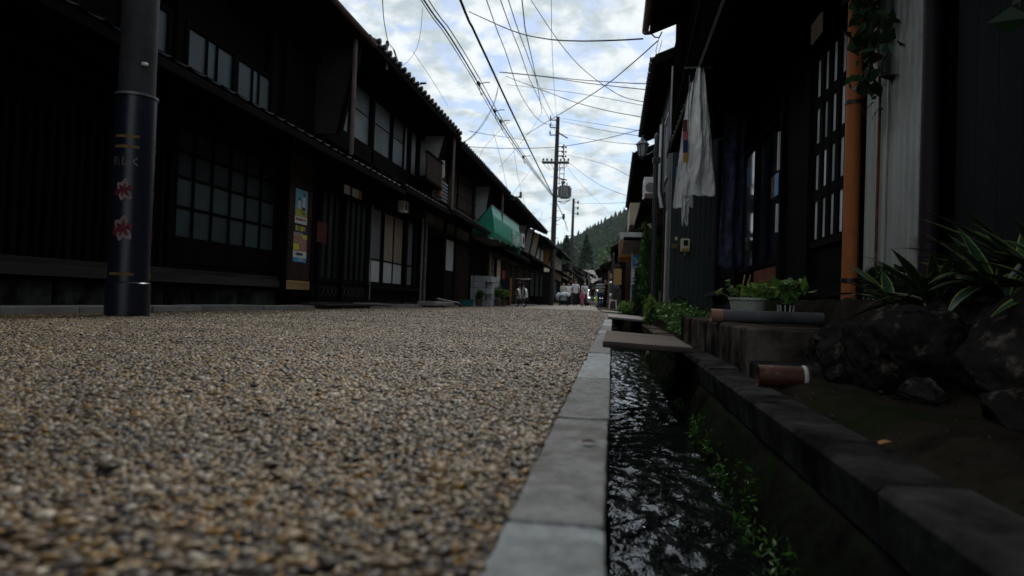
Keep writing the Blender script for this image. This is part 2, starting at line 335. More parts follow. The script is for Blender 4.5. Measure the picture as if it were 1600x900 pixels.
# kerb stones, each its own block
kerb = strip('kerb', lambda y: cv(y) - 0.10, lambda y: cv(y) - 0.004, YS, -0.012, 'grit'); WL[kerb.name] = Vector()
wear_tex = bpy.data.textures.new('wear', 'CLOUDS'); wear_tex.noise_scale = .035; wear_tex.noise_depth = 4
J = [-4.0, -3.35, -2.7, -2.05, -1.4, -0.75, 0.02, 0.717, 1.376, 2.12, 3.19, 3.95]
while J[-1] < 44: J.append(J[-1] + (.66 if J[-1] < 14 else 1.3))
for i in range(len(J) - 1):
    a, b = J[i], J[i + 1]; lt = i in (5, 6, 9) or (i > 12 and rnd.random() < .35); m = 'kerb_light' if lt else 'kerb_dark'
    ca, cb = cv(a), cv(b); g = .0042; dz = rnd.uniform(-.002, .003); e = rnd.uniform(-.002, .002)
    mb = MB().prism([(ca - .105 + e, a + g, -.26), (ca + e, a + g, -.26), (cb + e, b - g, -.26), (cb - .105 + e, b - g, -.26)], (0, 0, .26 + dz)); ks_ = mb.build('kerb_stone', m, kerb, bevel=.006)
    if -1 < a < 8:                                   # worn arrises and pitted faces on the near stones
        q_ = ks_.modifiers.new('grid', 'SUBSURF'); q_.subdivision_type = 'SIMPLE'; q_.levels = q_.render_levels = 5
        d_ = ks_.modifiers.new('wear', 'DISPLACE'); d_.texture = wear_tex; d_.strength = .007; d_.mid_level = .55; d_.texture_coords = 'GLOBAL'

# stone border along the house fronts on the far side of the road
pav = strip('pavement', lambda y: -4.9, lambda y: -4.36, YS, -0.012, 'grit'); WL[pav.name] = Vector()
y = -4.0
while y < 40:
    ln = rnd.uniform(.8, 1.3); pc('paving_stone', (.5, round(ln, 1) - .015, .10), (-4.62, y + ln / 2, .0 + rnd.uniform(-.004, .012)), 'slab_stone', pav, .008); y += round(ln, 1)

# channel walls and water
def rough_wall(name, prof, y0, y1, dy, amp, material, seed=0, kind='structure'):
    ys = np.arange(y0, y1 + dy, dy); v = []; f = []; m = len(prof)
    for i, y in enumerate(ys):
        for (x, z) in prof:
            q = Vector((x * 6 + seed, y * 3.1, z * 6)); d = mnoise.fractal(q, 1, 2, 4) * amp
            v.append((x + cv(y) + d, y + mnoise.noise(q * 1.7) * amp * .5, z + d * .25))
    for i in range(len(ys) - 1):
        for j in range(m - 1): k = i * m + j; f.append((k, k + 1, k + m + 1, k + m))
    o = link(bpy.data.objects.new(name, npmesh(name, v, f, material))); o['kind'] = kind; return o
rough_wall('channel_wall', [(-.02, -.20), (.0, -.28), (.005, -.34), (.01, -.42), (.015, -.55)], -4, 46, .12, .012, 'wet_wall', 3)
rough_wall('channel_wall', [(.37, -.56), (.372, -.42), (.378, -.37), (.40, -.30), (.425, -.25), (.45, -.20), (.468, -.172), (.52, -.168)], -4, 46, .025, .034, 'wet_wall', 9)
def water():
    m = bpy.data.materials.new('water'); m.use_nodes = True; t = m.node_tree; n = t.nodes; l = t.links.new; bs = n['Principled BSDF']
    bs.inputs['Base Color'].default_value = (.0035, .005, .0045, 1); bs.inputs['Roughness'].default_value = .03; bs.inputs['IOR'].default_value = 1.33; bs.inputs['Specular IOR Level'].default_value = .5
    co = n.new('ShaderNodeTexCoord'); mp = n.new('ShaderNodeMapping'); mp.inputs['Scale'].default_value = (1, .55, 1); l(co.outputs['Object'], mp.inputs[0])
    nz = n.new('ShaderNodeTexNoise'); nz.inputs['Scale'].default_value = 42; nz.inputs['Detail'].default_value = 2.5; nz.inputs['Distortion'].default_value = .6; l(mp.outputs[0], nz.inputs['Vector'])
    bp = n.new('ShaderNodeBump'); bp.inputs['Strength'].default_value = .38; bp.inputs['Distance'].default_value = .008; l(nz.outputs[0], bp.inputs['Height']); l(bp.outputs[0], bs.inputs['Normal']); MAT['water'] = m
    ys = np.concatenate([np.arange(-3, 0.6, .05), np.arange(.6, 5, .012), np.arange(5, 12, .03), np.arange(12, 46, .2)]); xs = np.linspace(0, .40, 34)
    v = []; f = []; m_ = len(xs)
    for y in ys:
        for x in xs:
            q = Vector((x * 15, y * 8.5 + 1.3 * mnoise.noise(Vector((x * 5, y * 2, 4))), 0))
            h = .0075 * mnoise.fractal(q, 1, 2.1, 3)
            v.append((x + cv(y) - .0, y, -.36 + h))
    for i in range(len(ys) - 1):
        for j in range(m_ - 1): k = i * m_ + j; f.append((k, k + 1, k + m_ + 1, k + m_))
    o = link(bpy.data.objects.new('water', npmesh('water', v, f, 'water'))); o['kind'] = 'structure'
water()

# coping blocks on the house side of the channel
cop = rough_wall('coping_bed', [(.485, -.165), (.50, -.10), (.62, -.095)], -4, 46, .5, .004, 'coping', 5); WL[cop.name] = Vector()
y = -4.0; k = 0
while y < 44:
    ln = 1.05 if y < 10 else 2.0; ca, cb = cv(y), cv(y + ln); m = 'coping' if y < 5.9 else 'concrete'; e = rnd.uniform(-.006, .006)
    pr = [(.462, -.168), (.455, -.075), (.468, -.06 + e), (.60, -.058 + e), (.605, -.168)]
    MB().add([(x + ca, y + .004, z) for x, z in pr] + [(x + cb, y + ln - .004, z) for x, z in pr],
             [(4, 3, 2, 1, 0), (5, 6, 7, 8, 9)] + [(i, (i + 1) % 5, 5 + (i + 1) % 5, 5 + i) for i in range(5)]).build('coping_stone', m, cop, bevel=.004); y += ln; k += 1

# slabs laid across the channel
t = MB().prism([(-.045, 3.60, .003), (.445, 3.80, -.024), (.455, 5.10, -.024), (-.04, 5.02, .003)], (0, 0, .034)).build('channel_slab', 'plank', bevel=.012)
tag(t, 'thick weathered brown plank laid over the channel beside the concrete block', 'plank', 'crossings over the channel')
for i, (y0, y1, m, lb) in enumerate([(10.4, 14.2, 'slab_stone', 'pale grey concrete slab over the channel by the grass patch'), (17.5, 21.5, 'slab_stone', 'distant pale slab over the channel before the white stool')]):
    t = MB().prism([(cv(y0) - .06, y0, .005), (cv(y0) + .62, y0 + .1, -.035), (cv(y1) + .62, y1, -.035), (cv(y1) - .05, y1, .005)], (0, 0, .035)).build('channel_slab', m, bevel=.012)
    tag(t, lb, 'slab', 'crossings over the channel')
t = bx('paving_slab', (cv(30) - .2, 26.5, -.08), (1.6, 46, -.005), 'concrete'); t['kind'] = 'structure'; t.name = 'pavement'

# soil ledge and raised garden bed on the house side
def bank(name, x0, x1, y0, y1, hfn, material, nx=40, ny=120):
    v = []; f = []
    for i in range(ny + 1):
        for j in range(nx + 1):
            x = x0 + (x1 - x0) * j / nx; y = y0 + (y1 - y0) * i / ny
            v.append((x, y, hfn(x, y) + .02 * mnoise.fractal(Vector((x * 7, y * 7, 2)), 1, 2, 4)))
    for i in range(ny):
        for j in range(nx): k = i * (nx + 1) + j; f.append((k, k + 1, k + nx + 2, k + nx + 1))
    o = link(bpy.data.objects.new(name, npmesh(name, v, f, material))); o['kind'] = 'structure'; return o
sm = lambda a, b, t: (lambda q: q * q * (3 - 2 * q))(min(1, max(0, (t - a) / (b - a))))
bank('soil_bank', .60, 1.62, -3, 3.3, lambda x, y: -.085 + .05 * sm(.6, .75, x) + .32 * sm(.98, 1.3, x), 'soil')
bank('soil_bank', .64, 1.7, 3.2, 6.24, lambda x, y: -.04 + .10 * sm(.62, .7, x) + .24 * sm(1.12, 1.3, x), 'soil', 30, 60)
bank('grass_bank', .60, 1.2, 6.3, 14, lambda x, y: -.07 + .10 * sm(.6, .75, x) + .1 * sm(.8, 1.1, x), 'soil', 20, 60)
# ------------------------------------------------------------------ foliage kit
def leaf_mat(name, c, c2, gloss=.5):
    m = bpy.data.materials.new(name); m.use_nodes = True; t = m.node_tree; n = t.nodes; l = t.links.new; bs = n['Principled BSDF']
    ge = n.new('ShaderNodeNewGeometry'); rp = n.new('ShaderNodeValToRGB'); rp.color_ramp.elements[0].color = (*c, 1); rp.color_ramp.elements[1].color = (*c2, 1); l(ge.outputs['Random Per Island'], rp.inputs[0])
    l(rp.outputs[0], bs.inputs['Base Color']); bs.inputs['Roughness'].default_value = gloss; bs.inputs['Specular IOR Level'].default_value = .35 if gloss < .9 else 0.0
    tr = n.new('ShaderNodeBsdfTranslucent'); l(rp.outputs[0], tr.inputs[0]); mx = n.new('ShaderNodeMixShader'); mx.inputs[0].default_value = .3 if gloss < .9 else .08
    l(bs.outputs[0], mx.inputs[1]); l(tr.outputs[0], mx.inputs[2]); l(mx.outputs[0], n['Material Output'].inputs[0]); MAT[name] = m
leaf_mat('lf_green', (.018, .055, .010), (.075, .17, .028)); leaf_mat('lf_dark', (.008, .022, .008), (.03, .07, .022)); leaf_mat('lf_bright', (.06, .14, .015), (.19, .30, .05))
leaf_mat('lf_moss', (.012, .045, .004), (.06, .15, .015)); leaf_mat('lf_hill', (.010, .026, .014), (.034, .060, .028), .95); leaf_mat('lf_hill_light', (.03, .065, .02), (.08, .12, .045)); leaf_mat('lf_yellow', (.15, .2, .03), (.4, .38, .08))
def leaves(name, pos, size, material, parent=None, up=.5, aspect=2.2, seed=1, jitter=.35):
    """pos: n x 3 leaf centres; each leaf a folded four-point blade"""
    rs = np.random.RandomState(seed); pos = np.asarray(pos, float); n = len(pos)
    d = rs.normal(0, 1, (n, 3)); d[:, 2] = d[:, 2] * (1 - up * .6) + up * .4; d /= np.linalg.norm(d, axis=1)[:, None]
    q = rs.normal(0, 1, (n, 3)); s = np.cross(d, q); s /= np.linalg.norm(s, axis=1)[:, None]; nm = np.cross(s, d)
    L_ = size * np.exp(rs.normal(0, jitter, n))[:, None]; W_ = L_ / aspect
    a = pos - d * L_ / 2; b = pos + s * W_ / 2 + nm * W_ * .15; c = pos + d * L_ / 2; e = pos - s * W_ / 2 + nm * W_ * .15
    v = np.stack([a, b, c, e], 1).reshape(-1, 3); i = np.arange(n)[:, None] * 4
    f = np.concatenate([i + [0, 1, 2], i + [0, 2, 3]], 1).reshape(-1, 3)
    return link(bpy.data.objects.new(name, npmesh(name, v, f, material, False)), parent)
def blob(n, c, r, seed, lumps=7, shell=.55):
    """points in an uneven clumpy ellipsoid"""
    rs = np.random.RandomState(seed); c = np.array(c); r = np.array(r); out = []
    cs = rs.normal(0, 1, (lumps, 3)); cs = cs / np.linalg.norm(cs, axis=1)[:, None] * rs.uniform(.25, .75, (lumps, 1)); rr = rs.uniform(.3, .55, lumps)
    k = rs.randint(0, lumps, n); u = rs.normal(0, 1, (n, 3)); u = u / np.linalg.norm(u, axis=1)[:, None] * (rs.uniform(0, 1, (n, 1)) ** (1 / 3) * (1 - shell) + shell * rs.uniform(.7, 1, (n, 1)))
    return c + (cs[k] + u * rr[k][:, None]) * r
def shrub(name, c, r, n, size, material, label, cat, group=None, seed=1, stems=5, aspect=2.2):
    base = (c[0], c[1], c[2] - r[2] * .95); e = empty(name, base, 0, label, cat, group); rs = random.Random(seed)
    leaves('foliage', blob(n, c, r, seed), size, material, e, seed=seed, aspect=aspect)
    mb = MB()
    for i in range(stems):
        a = rs.uniform(0, 6.28); q = rs.uniform(.3, .8)
        mb.tube([base, (base[0] + math.cos(a) * r[0] * q * .4, base[1] + math.sin(a) * r[1] * q * .4, base[2] + r[2] * .9), (base[0] + math.cos(a) * r[0] * q, base[1] + math.sin(a) * r[1] * q, base[2] + r[2] * 1.5)], [.012 * (r[2] * 2) ** .7, .008, .003], 5)
    mb.build('stem', 'bark', e); return e
def tree(name, base, h, cr, n, size, material, label, seed, group=None, crown_c=.66, lumps=16, trunk_r=.14, shapefn=None):
    e = empty(name, base, 0, label, 'tree', group); rs = random.Random(seed); b = Vector(base)
    mb = MB(); top = b + Vector((rs.uniform(-.2, .2), rs.uniform(-.2, .2), h * .85)); mb.tube([b, b + (top - b) * .5 + Vector((.1, 0, 0)), top], [trunk_r, trunk_r * .65, trunk_r * .15], 7)
    for i in range(8):
        p = b + (top - b) * rs.uniform(.35, .85); a = rs.uniform(0, 6.28); q = cr * rs.uniform(.5, .9)
        mb.tube([p, p + Vector((math.cos(a) * q * .5, math.sin(a) * q * .5, q * .25)), p + Vector((math.cos(a) * q, math.sin(a) * q, q * .5))], [trunk_r * .35, trunk_r * .2, .01], 5)
    mb.build('trunk', 'bark', e)
    pts = blob(n, (b.x, b.y, b.z + h * crown_c), (cr, cr, h * (1 - crown_c) * 1.05), seed, lumps) if shapefn is None else shapefn(n, seed)
    leaves('crown', pts, size, material, e, seed=seed); return e
def conifer_pts(base, h, r, low=.2):
    def fn(n, seed):
        rs = np.random.RandomState(seed); t = rs.uniform(0, 1, n) ** 1.25; tier = np.floor(t * 14) / 14; loc = t * 14 - np.floor(t * 14)
        rad = r * (1 - t) ** .8 * (.35 + .65 * rs.uniform(0, 1, n) ** .5); a = rs.uniform(0, 6.28, n); lob = 1 + .25 * np.sin(a * 3 + tier * 40) + .2 * np.sin(a * 7 + tier * 91)
        return np.stack([base[0] + np.cos(a) * rad * lob, base[1] + np.sin(a) * rad * lob, base[2] + h * (low + (1 - low) * t) - rad * .25], 1)
    return fn
def blade(mb, p, d, ln, wd, droop, seg=7, fold=.25):
    """a strap leaf: centre line bends under droop, V-folded cross-section, tapering to a tip"""
    p = Vector(p); d = Vector(d).normalized(); side = d.cross(Vector((0, 0, 1))).normalized(); k = len(mb.v)
    for i in range(seg + 1):
        t = i / seg; wv = wd * (0.55 + 1.3 * t * (1 - t) * 1.2) * (1 - t ** 3) + .0008; nrm = side.cross(d).normalized()
        mb.v += [tuple(p - side * wv + nrm * wv * fold), tuple(p - side * wv * .78 + nrm * wv * fold * .8), tuple(p), tuple(p + side * wv * .78 + nrm * wv * fold * .8), tuple(p + side * wv + nrm * wv * fold)]
        p = p + d * ln / seg; d = (d + Vector((0, 0, -1)) * droop / seg).normalized()
    for i in range(seg):
        for j in range(4): a = k + i * 5 + j; mb.f.append((a, a + 1, a + 6, a + 5))
    return mb
# ------------------------------------------------------------------ town house kit
class Side:
    """a street front: xw is the wall plane, s points from wall to street along x"""
    def __init__(s, xw, sg): s.xw = xw; s.s = sg
    def box(s, name, y0, y1, z0, z1, d0, d1, m, par, bevel=0.0):
        return MB().box((s.xw + s.s * d0, y0, z0), (s.xw + s.s * d1, y1, z1)).build(name, m, par, bevel=bevel)
    def piece(s, name, y0, y1, z0, z1, d0, d1, m, par, bevel=0.0):
        return pc(name, (abs(d1 - d0), y1 - y0, z1 - z0), (s.xw + s.s * (d0 + d1) / 2, (y0 + y1) / 2, (z0 + z1) / 2), m, par, bevel)
    def slats(s, name, y0, y1, z0, z1, d0, d1, n, wd, m, par):
        for i in range(n):
            y = y0 + (y1 - y0) * (i + .5) / n; s.piece(name, y - wd / 2, y + wd / 2, z0, z1, d0, d1, m, par)
    def window(s, y0, y1, z0, z1, d, cols, rows, gm, par, name='window', fm='dark_wood', fw=.05, mw=.028, rowz=None, gms=None, bottom=0.0):
        ys = [y0 + (y1 - y0) * i / cols for i in range(cols + 1)] if isinstance(cols, int) else cols
        zs = rowz or [z0 + bottom + (z1 - z0 - bottom) * i / rows for i in range(rows + 1)]
        mb = MB(); q = lambda a, b, c, e, f0, f1: mb.box((s.xw + s.s * f0, a, c), (s.xw + s.s * f1, b, e))
        q(y0 - fw, y0, z0 - fw, z1 + fw, d - .03, d + .035); q(y1, y1 + fw, z0 - fw, z1 + fw, d - .03, d + .035)
        q(y0, y1, z1, z1 + fw, d - .03, d + .033); q(y0, y1, z0 - fw, zs[0], d - .03, d + .033)
        for i in range(1, len(ys) - 1): q(ys[i] - mw / 2, ys[i] + mw / 2, zs[0], z1, d - .02, d + .022)
        for j in range(1, len(zs) - 1): q(y0, y1, zs[j] - mw / 2, zs[j] + mw / 2, d - .018, d + .018)
        fr = mb.build(name, fm, par)
        for j in range(len(zs) - 1):
            for i in range(len(ys) - 1):
                g = gms[j] if gms else gm
                s.piece('pane', ys[i] + mw * .3, ys[i + 1] - mw * .3, zs[j] + mw * .3, zs[j + 1] - mw * .3, d - .008, d + .002, g, fr)
        return fr
    def roof(s, par, y0, y1, ex, ez, slope=.42, run=3.6, step=.27, gutter=None, tile='tile', rafters=True, name='roof', back=True, tilerow=True):
        """eave edge at x=ex (absolute), height ez underneath; rises away from the street"""
        sg = -s.s; rx = ex + sg * run; rz = ez + run * slope; th = .07; n_ = math.hypot(1, slope)
        dk = MB().prism([(ex, y0, ez), (rx, y0, rz), (rx, y0, rz + th), (ex, y0, ez + th)], (0, y1 - y0, 0))
        if back: dk.prism([(rx, y0, rz), (rx + sg * run, y0, ez), (rx + sg * run, y0, ez + th), (rx, y0, rz + th)], (0, y1 - y0, 0))
        ro = dk.build(name, 'dark_wood_h', par)
        # tiled field: rolls along the slope, stepped courses
        ny = max(4, int((y1 - y0) / step * 4)); nr = int(run * n_ / .25); v = []; f = []
        for i in range(nr * 2):
            t = (i // 2 + (i % 2) * .999) / nr; lift = .028 if i % 2 == 0 else .0
            for j in range(ny + 1):
                ph = (j % 4) / 4 * 2 * math.pi; a = .022 * max(0, math.cos(ph)) + .004 * math.cos(ph)
                v.append((ex + (rx - ex) * t, y0 + (y1 - y0) * j / ny, ez + run * slope * t + th + .012 + lift + a))
        for i in range(nr * 2 - 1):
            for j in range(ny): k = i * (ny + 1) + j; f.append((k, k + 1, k + ny + 2, k + ny + 1))
        tf = link(bpy.data.objects.new('tile_field', npmesh('tile_field', v, f, tile, False)), ro); tf['kind'] = 'stuff'
        if tilerow:
            key = ('eavetile', step, tile, sg)
            if key not in _cache:
                m = MB(); pr = []; h = step / 2
                for i in range(9): u = -h + step * i / 8; pr.append((u, .016 + .040 * max(0, math.cos(u / step * 2 * math.pi)) ** .7))
                pr2 = [(u, z - .03) for u, z in pr[::-1]]
                poly = [(-sg * .05, u, z) for u, z in pr + pr2]; m.prism(poly, (sg * .26, 0, .26 * slope))
                m.lathe((-sg * .075, 0, .022), [(.044, -.012), (.05, 0), (.044, .03)], 10, 'x'); _cache[key] = m.mesh('tile', tile)
            for i in range(int((y1 - y0) / step)):
                inst('tile', _cache[key], (ex, y0 + step * (i + .5), ez + th + .012 + rnd.uniform(-.004, .006)), ro)
        if rafters:
            L_ = 1.05
            for i in range(int((y1 - y0) / .36)):
                o = pc('rafter', (L_, .05, .06), (ex + sg * (L_ / 2 + .03), y0 + .2 + .36 * i, ez - .035 + slope * L_ / 2), 'dark_wood', ro); o.rotation_euler = (0, -math.atan(slope) * (1 if sg > 0 else -1), 0)
        if back:
            for yy in (y0 - .012, y1 + .001): MB().prism([(ex, yy, ez - .03), (rx, yy, rz - .03), (rx, yy, rz + th + .085), (ex, yy, ez + th + .075)], (0, .009, 0)).build('verge_board', 'dark_wood', ro)
            for yy in (y0 + .02, y1 - .08): MB().prism([(ex + sg * .93, yy, ez - .5), (ex + sg * .93, yy, ez + .93 * slope), (rx, yy, rz), (rx + sg * (run - .3), yy, ez + .3 * slope), (rx + sg * (run - .3), yy, ez - .5)], (0, .06, 0)).build('gable', 'dark_wood', ro)
        MB().box((ex - .01, y0, ez - .02), (ex + .02 * sg * -1 + .02, y1, ez + th - .005)).build('fascia', 'dark_wood_h', ro)
        if gutter:
            gx = ex - sg * .07; pr = [(gx + .05 * math.cos(a), 0, ez + .02 + .05 * math.sin(a)) for a in [math.pi + math.pi * i / 8 for i in range(9)]]
            pr += [(gx + .043 * math.cos(a), 0, ez + .02 + .043 * math.sin(a)) for a in [2 * math.pi - math.pi * i / 8 for i in range(9)]]
            MB().prism([(p[0], y0, p[2]) for p in pr], (0, y1 - y0, 0)).build('gutter', gutter, ro)
        return ro
    def body(s, par, y0, y1, z1, m='dark_wood', depth=6.0, d=-.15, name='wall'):
        return s.box(name, y0, y1, -.1, z1, -depth, d, m, par)
    def pipe(s, par, y, z0, z1, d, r, m, name='downpipe', bands=2):
        x = s.xw + s.s * d; p = MB().tube([(x, y, z0), (x, y, z1)], r, 12).build(name, m, par, smooth=True)
        for i in range(bands): MB().lathe((x, y, z0 + (z1 - z0) * (i + .5) / bands), [(r + .006, -.012), (r + .006, .012)], 12).build('bracket', m, p)
        return p
    def fin(s, par, y, top_d, bot_d, z0, z1, m, name='fin_wall', th=.06):
        x = lambda d: s.xw + s.s * d
        f = MB().prism([(x(-.1), y, z0), (x(bot_d), y, z0), (x(top_d), y, z1), (x(-.1), y, z1)], (0, th, 0)).build(name, m, par)
        MB().prism([(x(bot_d), y - .01, z0), (x(bot_d + .07), y - .01, z0), (x(top_d + .07), y - .01, z1), (x(top_d), y - .01, z1)], (0, th + .02, 0)).build('edge_board', 'dark_wood', f); return f

LS = Side(-4.7, 1)
G_HOUSE = 'old wooden houses facing the road'
def house(name, label, x, y0): return empty(name, (x, y0, 0), 0, label, 'house', G_HOUSE)

# ---- house A: dark front with paper-screen windows, poster board and sliding door
A = house('town_house', 'near-black wooden town house with the poster board and paned window row', -4.7, -6)
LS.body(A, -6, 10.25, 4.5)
LS.roof(A, -6, 10.25, -3.9, 4.17, gutter='pipe_brown', tilerow=False)
LS.roof(A, -6, 12.6, -4.02, 2.20, slope=.5, run=.95, name='lower_eave', back=False, tilerow=False)
LS.box('beam', -6, 10.25, 2.02, 2.16, -.15, .06, 'dark_wood_h', A); LS.box('beam', -6, 10.25, 2.52, 2.66, -.15, .05, 'dark_wood_h', A); LS.box('beam', -6, 10.25, 3.86, 4.0, -.15, .05, 'dark_wood_h', A)
for y in (-3, 0, 2.2, 4.3, 6.58, 9.0): LS.box('post', y, y + .12, 0, 4.4, -.15, .045, 'dark_wood', A)
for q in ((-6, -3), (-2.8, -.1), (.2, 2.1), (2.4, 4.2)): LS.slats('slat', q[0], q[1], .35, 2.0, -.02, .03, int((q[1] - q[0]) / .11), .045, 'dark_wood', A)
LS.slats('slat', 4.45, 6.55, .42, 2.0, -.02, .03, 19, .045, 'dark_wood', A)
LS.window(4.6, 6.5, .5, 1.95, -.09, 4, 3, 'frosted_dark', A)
LS.box('sill_board', -6, 9.0, .30, .40, -.15, .09, 'weathered', A); LS.box('sill_board', 4.3, 9.0, .40, .45, -.15, .05, 'weathered', A)
w_ = LS.window(6.74, 8.92, .56, 2.0, -.02, [6.74, 7.06, 7.42, 7.80, 8.16, 8.54, 8.92], 4, 'frosted_teal', A, rowz=[.80, 1.13, 1.46, 1.74, 2.0], gms=['frosted_teal', 'frosted_teal', 'frosted_dark', 'frosted_dark'])
LS.box('kick_panel', 6.74, 8.92, .46, .745, -.05, .0, 'dark_wood', A)
for i in range(14): LS.piece('foundation_stone', -4.4 + i * .96, -4.4 + i * .96 + .9, -.05, .27, -.14, .02 + rnd.uniform(-.02, .02), 'coping', A, .02)
# upper windows
for a, ps in ((6.1, [6.15, 6.5]), (6.84, [6.84, 7.2, 7.40, 7.74]), (7.84, [7.84, 8.2, 8.36, 8.66])):
    LS.window(ps[0], ps[-1], 2.66, 3.12, -.02, ps, 1, 'frosted_grey' if 0 else 'frosted_teal', A)
LS.slats('board', 8.75, 10.2, 2.68, 3.86, -.1, -.03, 7, .195, 'dark_wood', A)
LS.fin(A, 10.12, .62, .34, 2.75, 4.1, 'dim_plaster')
LS.pipe(A, 9.86, 2.36, 4.12, .70, .036, 'pipe_brown')
# poster board
pb = empty('poster_board', (-4.7, 9.0, 0), 0, 'tall brown panelled board holding two colourful posters beside the door', 'board')
for i in range(4): LS.box('panel', 9.02, 9.78, .42 + i * .45, .42 + i * .45 + .444, .06, .15, 'brown_wood', pb, .004)
LS.box('base_board', 9.02, 9.78, .28, .41, .06, .155, 'tan_wood', pb, .004); LS.box('frame', 8.97, 9.015, .26, 2.24, .04, .165, 'dark_wood', pb); LS.box('frame', 9.785, 9.83, .26, 2.24, .04, .165, 'dark_wood', pb)
def flat(name, par, y0, y1, z0, z1, d, m): return LS.box(name, y0, y1, z0, z1, d - .0012, d, m, par)
for nm, c in (('pr_blue', (.16, .36, .48)), ('pr_white', (.62, .62, .6)), ('pr_yellow', (.62, .55, .05)), ('pr_navy', (.02, .03, .09)), ('pr_red', (.45, .06, .06)), ('pr_black', (.02, .02, .02)), ('pr_cyan', (.07, .27, .5)), ('pr_skin', (.45, .28, .2)), ('pr_gold', (.35, .22, .07)), ('pr_pink', (.42, .10, .13)), ('pr_pale', (.34, .27, .26))):
    mat(nm, c, .5, .12, 8, bump=0, piece=0)
mat('pr_crowd', (.2, .1, .07), .5, bump=0, scale=28, c2=(.55, .3, .25), piece=0)
p1 = flat('poster', None, 9.21, 9.60, 1.24, 1.74, .156, 'pr_blue'); tag(p1, 'pale blue poster with two standing figures and yellow lettering', 'poster', 'posters on the board')
flat('print_band', p1, 9.21, 9.60, 1.24, 1.345, .1575, 'pr_white')
def figure_print(par, yc, z0, h, w, top, bot, d):
    x = LS.xw + d
    MB().prism([(x, yc - w, z0 + h * .38), (x, yc + w, z0 + h * .38), (x, yc + w * .9, z0 + h * .78), (x, yc + w * .3, z0 + h * .84), (x, yc - w * .3, z0 + h * .84), (x, yc - w * .9, z0 + h * .78)], (.001, 0, 0)).build('printed_figure', top, par)
    MB().prism([(x, yc - w * .8, z0), (x, yc + w * .8, z0), (x, yc + w * .8, z0 + h * .38), (x, yc - w * .8, z0 + h * .38)], (.001, 0, 0)).build('printed_figure', bot, par)
    MB().lathe((x, yc, z0 + h * .91), [(w * .5, 0), (w * .5, .001)], 10, 'x').build('printed_figure', 'pr_black', par)
figure_print(p1, 9.33, 1.36, .26, .05, 'pr_white', 'pr_yellow', .1575); figure_print(p1, 9.48, 1.36, .34, .055, 'pr_white', 'pr_black', .1575)
TX = (math.pi / 2, 0, math.pi / 2)
lettering('高校生大集合', .055, (LS.xw + .1605, 9.40, 1.42), TX, 'pr_yellow', p1, .001); lettering('夏の町なか大会', .05, (LS.xw + .1605, 9.40, 1.365), TX, 'pr_yellow', p1, .001); lettering('町なみ夏まつり', .045, (LS.xw + .1605, 9.40, 1.30), TX, 'pr_red', p1, .001)
p2 = flat('poster', None, 9.19, 9.62, .68, 1.215, .156, 'pr_navy'); tag(p2, 'dark poster with yellow lettering and a printed crowd above a blue strip', 'poster', 'posters on the board')
flat('print_band', p2, 9.19, 9.62, .84, 1.06, .1573, 'pr_crowd'); flat('print_band', p2, 9.19, 9.62, .745, .84, .1576, 'pr_white'); flat('print_band', p2, 9.19, 9.62, .68, .745, .1576, 'pr_cyan'); flat('print_band', p2, 9.19, 9.48, 1.06, 1.11, .1576, 'pr_pale'); flat('print_band', p2, 9.47, 9.62, 1.03, 1.09, .1582, 'pr_yellow')
MB().prism([(LS.xw + .158, 9.20, .85), (LS.xw + .158, 9.38, .87), (LS.xw + .158, 9.36, .94), (LS.xw + .158, 9.19, .95)], (.001, 0, 0)).build('print_band', 'pr_yellow', p2)
lettering('郡上踊り', .085, (LS.xw + .1605, 9.40, 1.165), TX, 'pr_yellow', p2, .001); lettering('会場案内図', .045, (LS.xw + .1605, 9.38, .795), TX, 'pr_black', p2); lettering('八月開催', .045, (LS.xw + .1605, 9.42, .712), TX, 'pr_white', p2)
# sliding doors
dr = empty('sliding_door', (-4.7, 10.1, 0), 0, 'dark glazed double sliding door with carved lower panels beside the posters', 'door')
LS.box('frame', 10.0, 12.45, 1.96, 2.05, -.1, .07, 'dark_wood_h', dr); LS.box('threshold', 9.95, 12.5, .02, .10, -.1, .10, 'weathered', dr)
for k, (a, b, d) in enumerate(((10.12, 11.26, .0), (11.24, 12.38, .045))):
    lf = LS.window(a + .05, b - .05, .48, 1.90, d, 4, 1, 'frosted_dark', dr, name='door_leaf', fm='dark_wood', fw=.055, mw=.05)
    LS.box('lower_panel', a + .04, b - .04, .13, .43, d - .03, d + .012, 'dark_wood', lf)
    for i in range(6):
        for sg in (-1, 1):
            yy = a + .15 + i * (b - a - .3) / 5; o = pc('carved_strip', (.008, .016, .22), (LS.xw + d + .016, yy, .28), 'black_metal', lf); o.rotation_euler = (sg * .7, 0, 0)
LS.box('notice', 10.18, 10.55, 1.05, 1.38, .035, .06, mat('dull_red', (.085, .012, .012), .6, .3, 6), dr)
for y in (10.2, 10.9, 11.6): LS.window(y, y + .55, 2.09, 2.22, -.02, 2, 1, 'frosted_dark', dr, name='transom')
for a, b, m in ((11.15, 11.42, 'pr_white'), (11.52, 11.82, 'pr_white'), (11.82, 11.98, 'tan_wood')): LS.box('paper_strip', a, b, 1.98 + .0, 2.13, .075, .08, m, dr)
t = LS.pipe(None, 12.46, .15, 1.95, .12, .012, 'grey_metal', 'conduit', 1); tag(t, 'thin metal conduit on the post between door and curtained windows', 'pipe')
# mats and boards lying at the door
t = MB().box((-4.55, 9.6, .05), (-4.2, 12.0, .075)).build('door_mat', 'weathered', bevel=.006); tag(t, 'pale weathered board lying before the sliding door', 'board')
t = MB().tube([(-4.3, 10.9, .085), (-4.1, 12.3, .06)], .025, 8).build('rolled_mat', 'black_metal'); tag(t, 'rolled dark mat on the paving before the door', 'mat')

